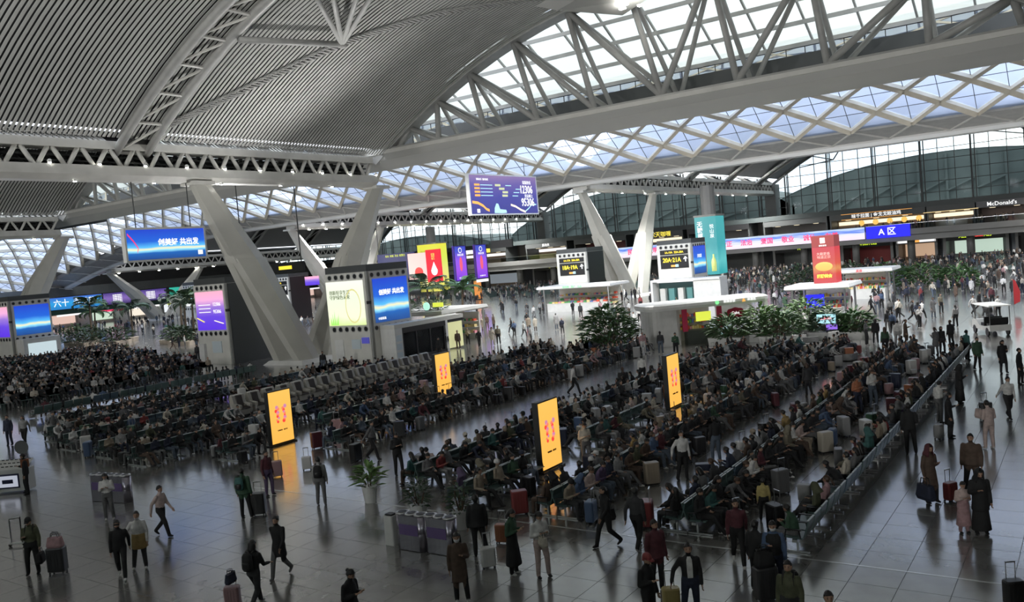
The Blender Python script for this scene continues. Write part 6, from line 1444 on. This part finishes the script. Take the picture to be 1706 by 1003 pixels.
scatter(50, -40, 0, 176.5, 180, kinds=(4, 6)); 
def crowd_mesh(items, name, label, dzf=None):
    vs = []; fs = []; mi = []; off = 0; pal = ['black', 'charcoal', 'navy', 'grey', 'lightgrey', 'white', 'cream', 'brown', 'beige', 'maroon', 'red', 'pink', 'olive', 'blue', 'teal', 'denim']
    wts = [14, 8, 4, 4, 3, 5, 2, 3, 1.5, .7, .6, .6, .7, .7, .4, 1]; mats_ = [SKINS[0], HAIRM[0]]+[CM[k] for k in pal]
    cache = []
    for L in LOW:
        me = L['me']; V = np.empty(len(me.vertices)*3); me.vertices.foreach_get('co', V); cache.append((V.reshape(-1, 3), [tuple(p.vertices) for p in me.polygons], [p.material_index for p in me.polygons]))
    allv = []
    for (x, y, rz, k) in items:
        V, Fc, Rg = cache[k]; c, s = cos(rz), sin(rz); sc = rn.uniform(.93, 1.03); zz = 6.3 if y > 176 else 0
        allv.append(np.stack([(V[:, 0]*c-V[:, 1]*s)*sc+x, (V[:, 0]*s+V[:, 1]*c)*sc+y, V[:, 2]*sc+zz], 1))
        t = 2+rn.choices(range(16), wts)[0]; b = 2+rn.choices([0, 1, 2, 3, 15, 7], [6, 3, 2, 3, 3, 1])[0]; mp = {0: 0, 1: t, 2: b, 3: 2 if rn.random() < .6 else 7, 4: 1}
        fs += [tuple(i+off for i in f) for f in Fc]; mi += [mp[r] for r in Rg]; off += len(V)
    me = bpy.data.meshes.new(name); me.from_pydata(np.concatenate(allv).tolist(), [], fs)
    for m in mats_: me.materials.append(m)
    me.polygons.foreach_set('material_index', mi); me.update()
    o = bpy.data.objects.new(name, me); COL.objects.link(o); return tag(stuff(o), label, 'crowd')
crowd_mesh(crowd[:NSEAT], 'seated_crowd', 'mass of further seated travellers in dark winter clothes on the rear bench rows')
crowd_mesh(crowd[NSEAT:], 'standing_crowd', 'dense standing and walking crowd on the far floor under the mezzanine')
# ------------------------------------------------------------------ suitcases between the seats
rn = random.Random(77); cc = ['white', 'lightgrey', 'charcoal', 'black', 'pink', 'red', 'beige', 'blue', 'green', 'cream', 'grey', 'black', 'navy', 'maroon', 'lightgrey', 'white', 'orange']
cs = []
for ri, (x, y0, y1, sides, rname) in enumerate(ROWS[:15]):
    y = y0+.4; k = 0
    while y < y1:
        for sd in sides:
            if rn.random() < .42: cs.append((x+sd*1.25, y+rn.uniform(-.3, .3), ri, sd, k))
            k += 1
        y += 1.3
# full bags at the near ends of the rows
for i, (x, y, ri, sd, k) in enumerate(cs[:230]):
    v, d, px, py = vis(x, y)
    if not v or any((x-a)**2+(y-b)**2 < .25 for a, b in PEOPLE_SPOTS): continue
    c = rn.choice(cc); sz = rn.randrange(3)
    suitcase(x, y, rn.uniform(0, 3.14), sz, c, '%s %s suitcase on the floor, %s side, %s spot, %s' % (['medium', 'small', 'large'][sz], CW.get(c, c), 'left' if sd < 0 else 'right', nth(k//max(1, len(sides))), ROWS[ri][4]), 'luggage between the seats', handle=rn.random() < .5, wheels=d < 50)
# ------------------------------------------------------------------ massage chairs
MCS = MB(); MCS.loft([[(-.45+.9*u, -.42, z) for u, z in ((0, .15), (.95, .15), (1, .45), (.45, .5), (.2, 1.25), (0, 1.3), (-.1, 1.1))], [(-.45+.9*u, .42, z) for u, z in ((0, .15), (.95, .15), (1, .45), (.45, .5), (.2, 1.25), (0, 1.3), (-.1, 1.1))]]); MCS = MCS.mesh('shell', mat('massage_shell', (.42, .40, .36), .35))
MCP = MB(); MCP.loft([[(-.22, -.26, .50), (.45, -.26, .47), (.47, .26, .47), (-.22, .26, .50)], [(-.30, -.24, .62), (.42, -.24, .56), (.42, .24, .56), (-.30, .24, .62)]]); MCP.loft([[(-.12, -.24, .55), (-.26, -.24, 1.26), (-.30, .24, 1.26), (-.16, .24, .55)], [(-.04, -.2, .58), (-.2, -.2, 1.22), (-.2, .2, 1.22), (-.04, .2, .58)]]); MCP = MCP.mesh('dark_cushion', mat('massage_pad', (.035, .025, .02), .5))
MCA = MB().loft([[(-.3, 0, .5), (.4, 0, .5), (.42, 0, .72), (-.2, 0, .8)], [(-.3, .14, .5), (.4, .14, .5), (.42, .14, .72), (-.2, .14, .8)]]).mesh('arm_pad', MATS['massage_shell'])
for k in range(16):
    e = empty('massage_chair', (-41.4, 31.2+k*1.12, 0), 0, '%s massage chair of the row from its near end, pale shell with dark cushions' % nth(k), 'massage chair', 'row of massage chairs')
    part('shell', MCS, e); part('dark_cushion', MCP, e); part('arm_pad', MCA, e, (0, -.42, 0)); part('arm_pad', MCA, e, (0, .28, 0)); MB().box(-.4, .4, -.35, .35, 0, .15).build('base', BLACK, e)

# ------------------------------------------------------------------ steel bins
BINS = noisy('bin_steel', (.30, .28, .33), (.42, .40, .46), 1, .25, metal=.85, stretch=(8, 8, .3))
def bins(px, py, a, label, n=3):
    g = gpt(px, py); e = empty('waste_bin', (g.x, g.y, 0), a, label, 'waste bin')
    for i in range(n):
        prof = [(.19, .0), (.19, 1.0)]
        MB().lathe((i*.34, 0, 0), prof, 20).build('bin_body', BINS, e, True); MB().lathe((i*.34, 0, 1.0), [(.20, 0), (.20, .04), (.12, .05), (.12, .01)], 20).build('rim', CHROME, e, True); MB().lathe((i*.34, 0, 1.035), [(.125, 0), (.125, .02)], 16).build('opening', BLACK, e)
    MB().box(-.02, (n-1)*.34+.02, -.19, .19, .02, 1.0).build('casing', BINS, e); MB().box(0, (n-1)*.34, -.2, -.19, .45, .75).build('violet_print', mat('violet_film', (.16, .11, .26), .4), e)
    return e
bins(676, 912, radians(0), 'left steel waste bin with three openings in front of the middle seats')
bins(722, 918, radians(0), 'right steel waste bin with three openings in front of the middle seats')
bins(163, 833, radians(10), 'left steel waste bin behind the woman in the white jacket'); bins(192, 835, radians(10), 'right steel waste bin behind the woman in the white jacket')
g = gpt(655, 906); e = empty('water_dispenser', (g.x, g.y, 0), 0, 'slim white floor box left of the steel bins', 'box'); MB().loft([rr(-.17, .17, -.15, .15, .05, 0), rr(-.17, .17, -.15, .15, .05, .85)]).build('body', WHITE, e); MB().box(-.12, .12, -.1, .1, .85, .9).build('top_tray', BLACK, e)
g = gpt(618, 836); 
bush(g.x, g.y, .3, .8, 'potted plant with long pale leaves at the left end of the middle seats', 2, 70, (.4, .4, 0), 91, .45); 
g = gpt(700, 868); bush(g.x, g.y, .35, .9, 'dark leafy pot plant behind the steel bins', 1, 120, (.4, .4, 0), 92, .25); g = gpt(770, 880); bush(g.x, g.y, .3, .9, 'dark pot plant right of the steel bins', 1, 110, (.4, .4, 0), 93, .25)

# ------------------------------------------------------------------ sunglasses cart at the left edge
g = gpt(25, 818); e = empty('sales_cart', (g.x, g.y, 0), F(0)-pi, 'white sales cart with rows of sunglasses and a rounded lit front at the left edge', 'cart')
MB().loft([rr(-.75, .75, -.35, .35, .1, .08), rr(-.75, .75, -.35, .35, .1, .95)]).build('cart_body', WHITE, e); MB().loft([[(-.45, -.36, .2), (.45, -.36, .2), (.45, -.36, .8), (-.45, -.36, .8)], [(-.4, -.39, .25), (.4, -.39, .25), (.4, -.39, .75), (-.4, -.39, .75)]]).build('navy_front_ring', mat('navy_ring', (.02, .025, .08), .4), e)
MB().box(-.4, .4, -.42, -.385, .27, .73).build('lit_panel', glow('cart_white', (.8, .85, 1), .45), e); MB().box(-.22, .22, -.44, -.41, .42, .58).build('dark_oval', MATS['navy_ring'], e)
MB().hexa([(-.75, -.3, .95), (.75, -.3, .95), (.75, .3, 1.25), (-.75, .3, 1.25), (-.75, -.3, .98), (.75, -.3, .98), (.75, .3, 1.28), (-.75, .3, 1.28)]).build('display_shelf', WHITE, e)
sg = MB()
for i in range(8):
    for j in range(3):
        x_, y_ = -.65+i*.185, -.2+j*.2; z_ = 1.0+(y_+.3)*.5+.03; sg.cbox((x_-.03, y_, z_), (.05, .02, .035)); sg.cbox((x_+.03, y_, z_), (.05, .02, .035))
stuff(sg.build('sunglasses_row', BLACK, e)); MB().loft([[(.3*cos(q)+.3, .3, 1.75+.3*sin(q)) for q in [2*pi*i/16 for i in range(16)]], [(.24*cos(q)+.3, .33, 1.75+.24*sin(q)) for q in [2*pi*i/16 for i in range(16)]]]).build('mirror', CHROME, e)
for s in (-.6, .6): MB().tube((s, -.3, .05), (s, -.22, .05), .05, n=10).build('wheel', BLACK, e)
# small scooter left of the man in olive
g = gpt(28, 910); e = empty('kick_scooter', (g.x, g.y, 0), F(0), 'small folded trolley with a chrome frame left of the man in the olive sweater', 'trolley')
MB().tube((-.2, 0, .1), (-.2, 0, .95), .02, n=6).build('stem', BLACK, e); MB().tube((.15, 0, .1), (.15, 0, .9), .02, n=6).build('stem', CHROME, e); MB().bar((-.2, 0, .93), (.15, 0, .9), .04, .04).build('handle', CHROME, e); MB().bar((-.25, 0, .1), (.2, 0, .1), .12, .04).build('deck', WHITE, e)
for s in (-.25, .2): MB().tube((s, -.03, .05), (s, .03, .05), .05, n=10).build('wheel', BLACK, e)

# ------------------------------------------------------------------ electric cart at the right edge
g = gpt(1652, 556); e = empty('electric_cart', (g.x, g.y, 0), radians(-65), 'white open electric passenger cart cut by the right edge', 'vehicle')
MB().loft([[(x_, -.65, z) for x_, z in ((-1.6, .35), (1.6, .35), (1.6, .75), (.6, .6), (-.2, .6), (-.8, .95), (-1.5, .9))], [(x_, .65, z) for x_, z in ((-1.6, .35), (1.6, .35), (1.6, .75), (.6, .6), (-.2, .6), (-.8, .95), (-1.5, .9))]]).build('body', WHITE, e)
MB().loft([[(-1.2, -.7, 1.95), (1.7, -.7, 1.95), (1.7, .7, 1.95), (-1.2, .7, 1.95)], [(-1.15, -.65, 2.02), (1.65, -.65, 2.02), (1.65, .65, 2.02), (-1.15, .65, 2.02)]]).build('roof', WHITE, e)
for a in (-1.0, 1.5):
    for b in (-.6, .6): MB().tube((a, b, .7), (a, b, 1.95), .03, n=6).build('post', CHROME, e)
for a in (-1.1, 1.1):
    for b in (-.66, .56): MB().tube((a, b, .28), (a, b+.1, .28), .28, n=16).build('wheel', BLACK, e)
for a in (0, 1.0): MB().box(a-.2, a+.35, -.55, .55, .6, .8).build('bench', BLACK, e); MB().box(a+.3, a+.42, -.55, .55, .8, 1.2).build('bench_back', BLACK, e)
MB().tube((-.55, .2, 1.0), (-.45, .2, 1.15), .18, n=14).build('steering_wheel', BLACK, e)
g2 = gpt(1690, 520); e = empty('feather_flag', (g2.x, g2.y, 0), F(0), 'red and white curved feather flag beside the electric cart', 'flag'); MB().tube((0, 0, 0), (0, 0, 2.6), .02, n=6).build('pole', CHROME, e); MB().loft([[(0, 0, .6), (-.5, 0, .8), (-.5, .01, .8), (0, .01, .6)], [(0, 0, 1.6), (-.55, 0, 1.6), (-.55, .01, 1.6), (0, .01, 1.6)], [(0, 0, 2.6), (-.2, 0, 2.5), (-.2, .01, 2.5), (0, .01, 2.6)]]).build('cloth', mat('flag_red', (.6, .05, .06), .6), e)

# ------------------------------------------------------------------ sofas around the right planter
for k, (px, py, c) in enumerate(((1330, 578, 'white'), (1352, 582, 'lightgrey'), (1365, 562, 'beige'), (1395, 572, 'white'), (1415, 600, 'lightgrey'))):
    g = gpt(px, py); e = empty('lounge_seat', (g.x, g.y, 0), radians(20*k), ['leftmost', 'second', 'third', 'fourth', 'rightmost'][k]+' pale block seat by the right planter', 'seat'); MB().loft([rr(-.5, .5, -.35, .35, .12, .05), rr(-.52, .52, -.37, .37, .12, .42)]).build('seat', CM[c], e); MB().loft([rr(-.5, .5, .22, .38, .07, .42), rr(-.5, .5, .24, .38, .07, .8)]).build('backrest', CM[c], e)

# ------------------------------------------------------------------ lamps on the trusses and ceiling
LM = MB(); LM.lathe((0, 0, 0), [(.10, 0), (.13, .12), (.06, .2)], 8); LAMPM = LM.mesh('lamp_housing', WHITE); LG = MB().lathe((0, 0, -.03), [(.09, 0), (.10, .03)], 8).mesh('lamp_lens', LAMP)
def lamps(x, ys, z, label, grp, sc=1.0, dx=0, rx=0):
    for ki, y in enumerate(ys):
        e = empty('spotlight', (x+dx, y, z+drop(x)), 0, nth(ki)+' '+label, 'spotlight', grp); e.rotation_euler = (rx, 0, 0); part('lamp_housing', LAMPM, e).scale = (sc,)*3; part('lamp_lens', LG, e).scale = (sc,)*3
lamps(-60, [27.5+3.6*k for k in range(11)], 17.12, 'round spotlight from the left, on top of the nearest truss chord', 'spotlights on the nearest truss', 1.2, dx=.7)
lamps(-60, [33+6.2*k for k in range(5)], 15.90, 'spotlight from the left, under the nearest truss chord', 'spotlights under the nearest truss', 1.2, dx=.2)
lamps(-60, [110+8*k for k in range(9)], 15.9, 'spotlight from the near end, under the truss behind the second V column', 'spotlights under the rear truss', 1.6, dx=.2)
lamps(-121, [110+4.2*k for k in range(16)], 15.9, 'bright spotlight from the left, under the middle distance truss', 'spotlights under the middle truss', 2.2, dx=.2)
lamps(-121, [30+6*k for k in range(6)], 15.9, 'spotlight from the left, under the second truss', 'spotlights of the left truss', 1.8, dx=.2)
lamps(-182, [108+5*k for k in range(16)], 15.9, 'spotlight from the left, under the far truss behind the palms', 'spotlights of the far left truss', 2.6, dx=.2)
lamps(-121, [108+5*k for k in range(16)], 16.9, 'spotlight from the left, inside the middle distance truss', 'spotlights inside the middle truss', 2.0, dx=.8)
cl_ = empty('junction_soffit', (-31.5, 61.5, 26.2), 0, 'grey angular roof junction with bright lamps at the top edge', 'soffit')
MB().loft([[(-4.5, -3, 1.2), (3.5, -5, 2.0), (4.5, 2.4, 2.0), (0, 2.8, 1.0)], [(-2.5, -3, .4), (2.5, -4.5, .9), (3.2, 1.6, .9), (.6, 2.0, .2)]]).build('panel', GIRD, cl_)
for k, (a, b) in enumerate(((1.2, .2), (1.8, -.6), (2.6, .6))): MB().box(a, a+.5, b, b+.3, .2, .3).build('lamp', LAMP, cl_)

# lettering outlines become plain meshes
dg = bpy.context.evaluated_depsgraph_get()
for o in [o for o in SC.objects if o.type == 'FONT']:
    me = bpy.data.meshes.new_from_object(o.evaluated_get(dg)); n = bpy.data.objects.new('lettering', me); COL.objects.link(n)
    n.parent = o.parent; n.location = o.location; n.rotation_euler = o.rotation_euler; n.scale = o.scale
    if not me.materials: me.materials.append(o.data.materials[0])
    bpy.data.objects.remove(o)
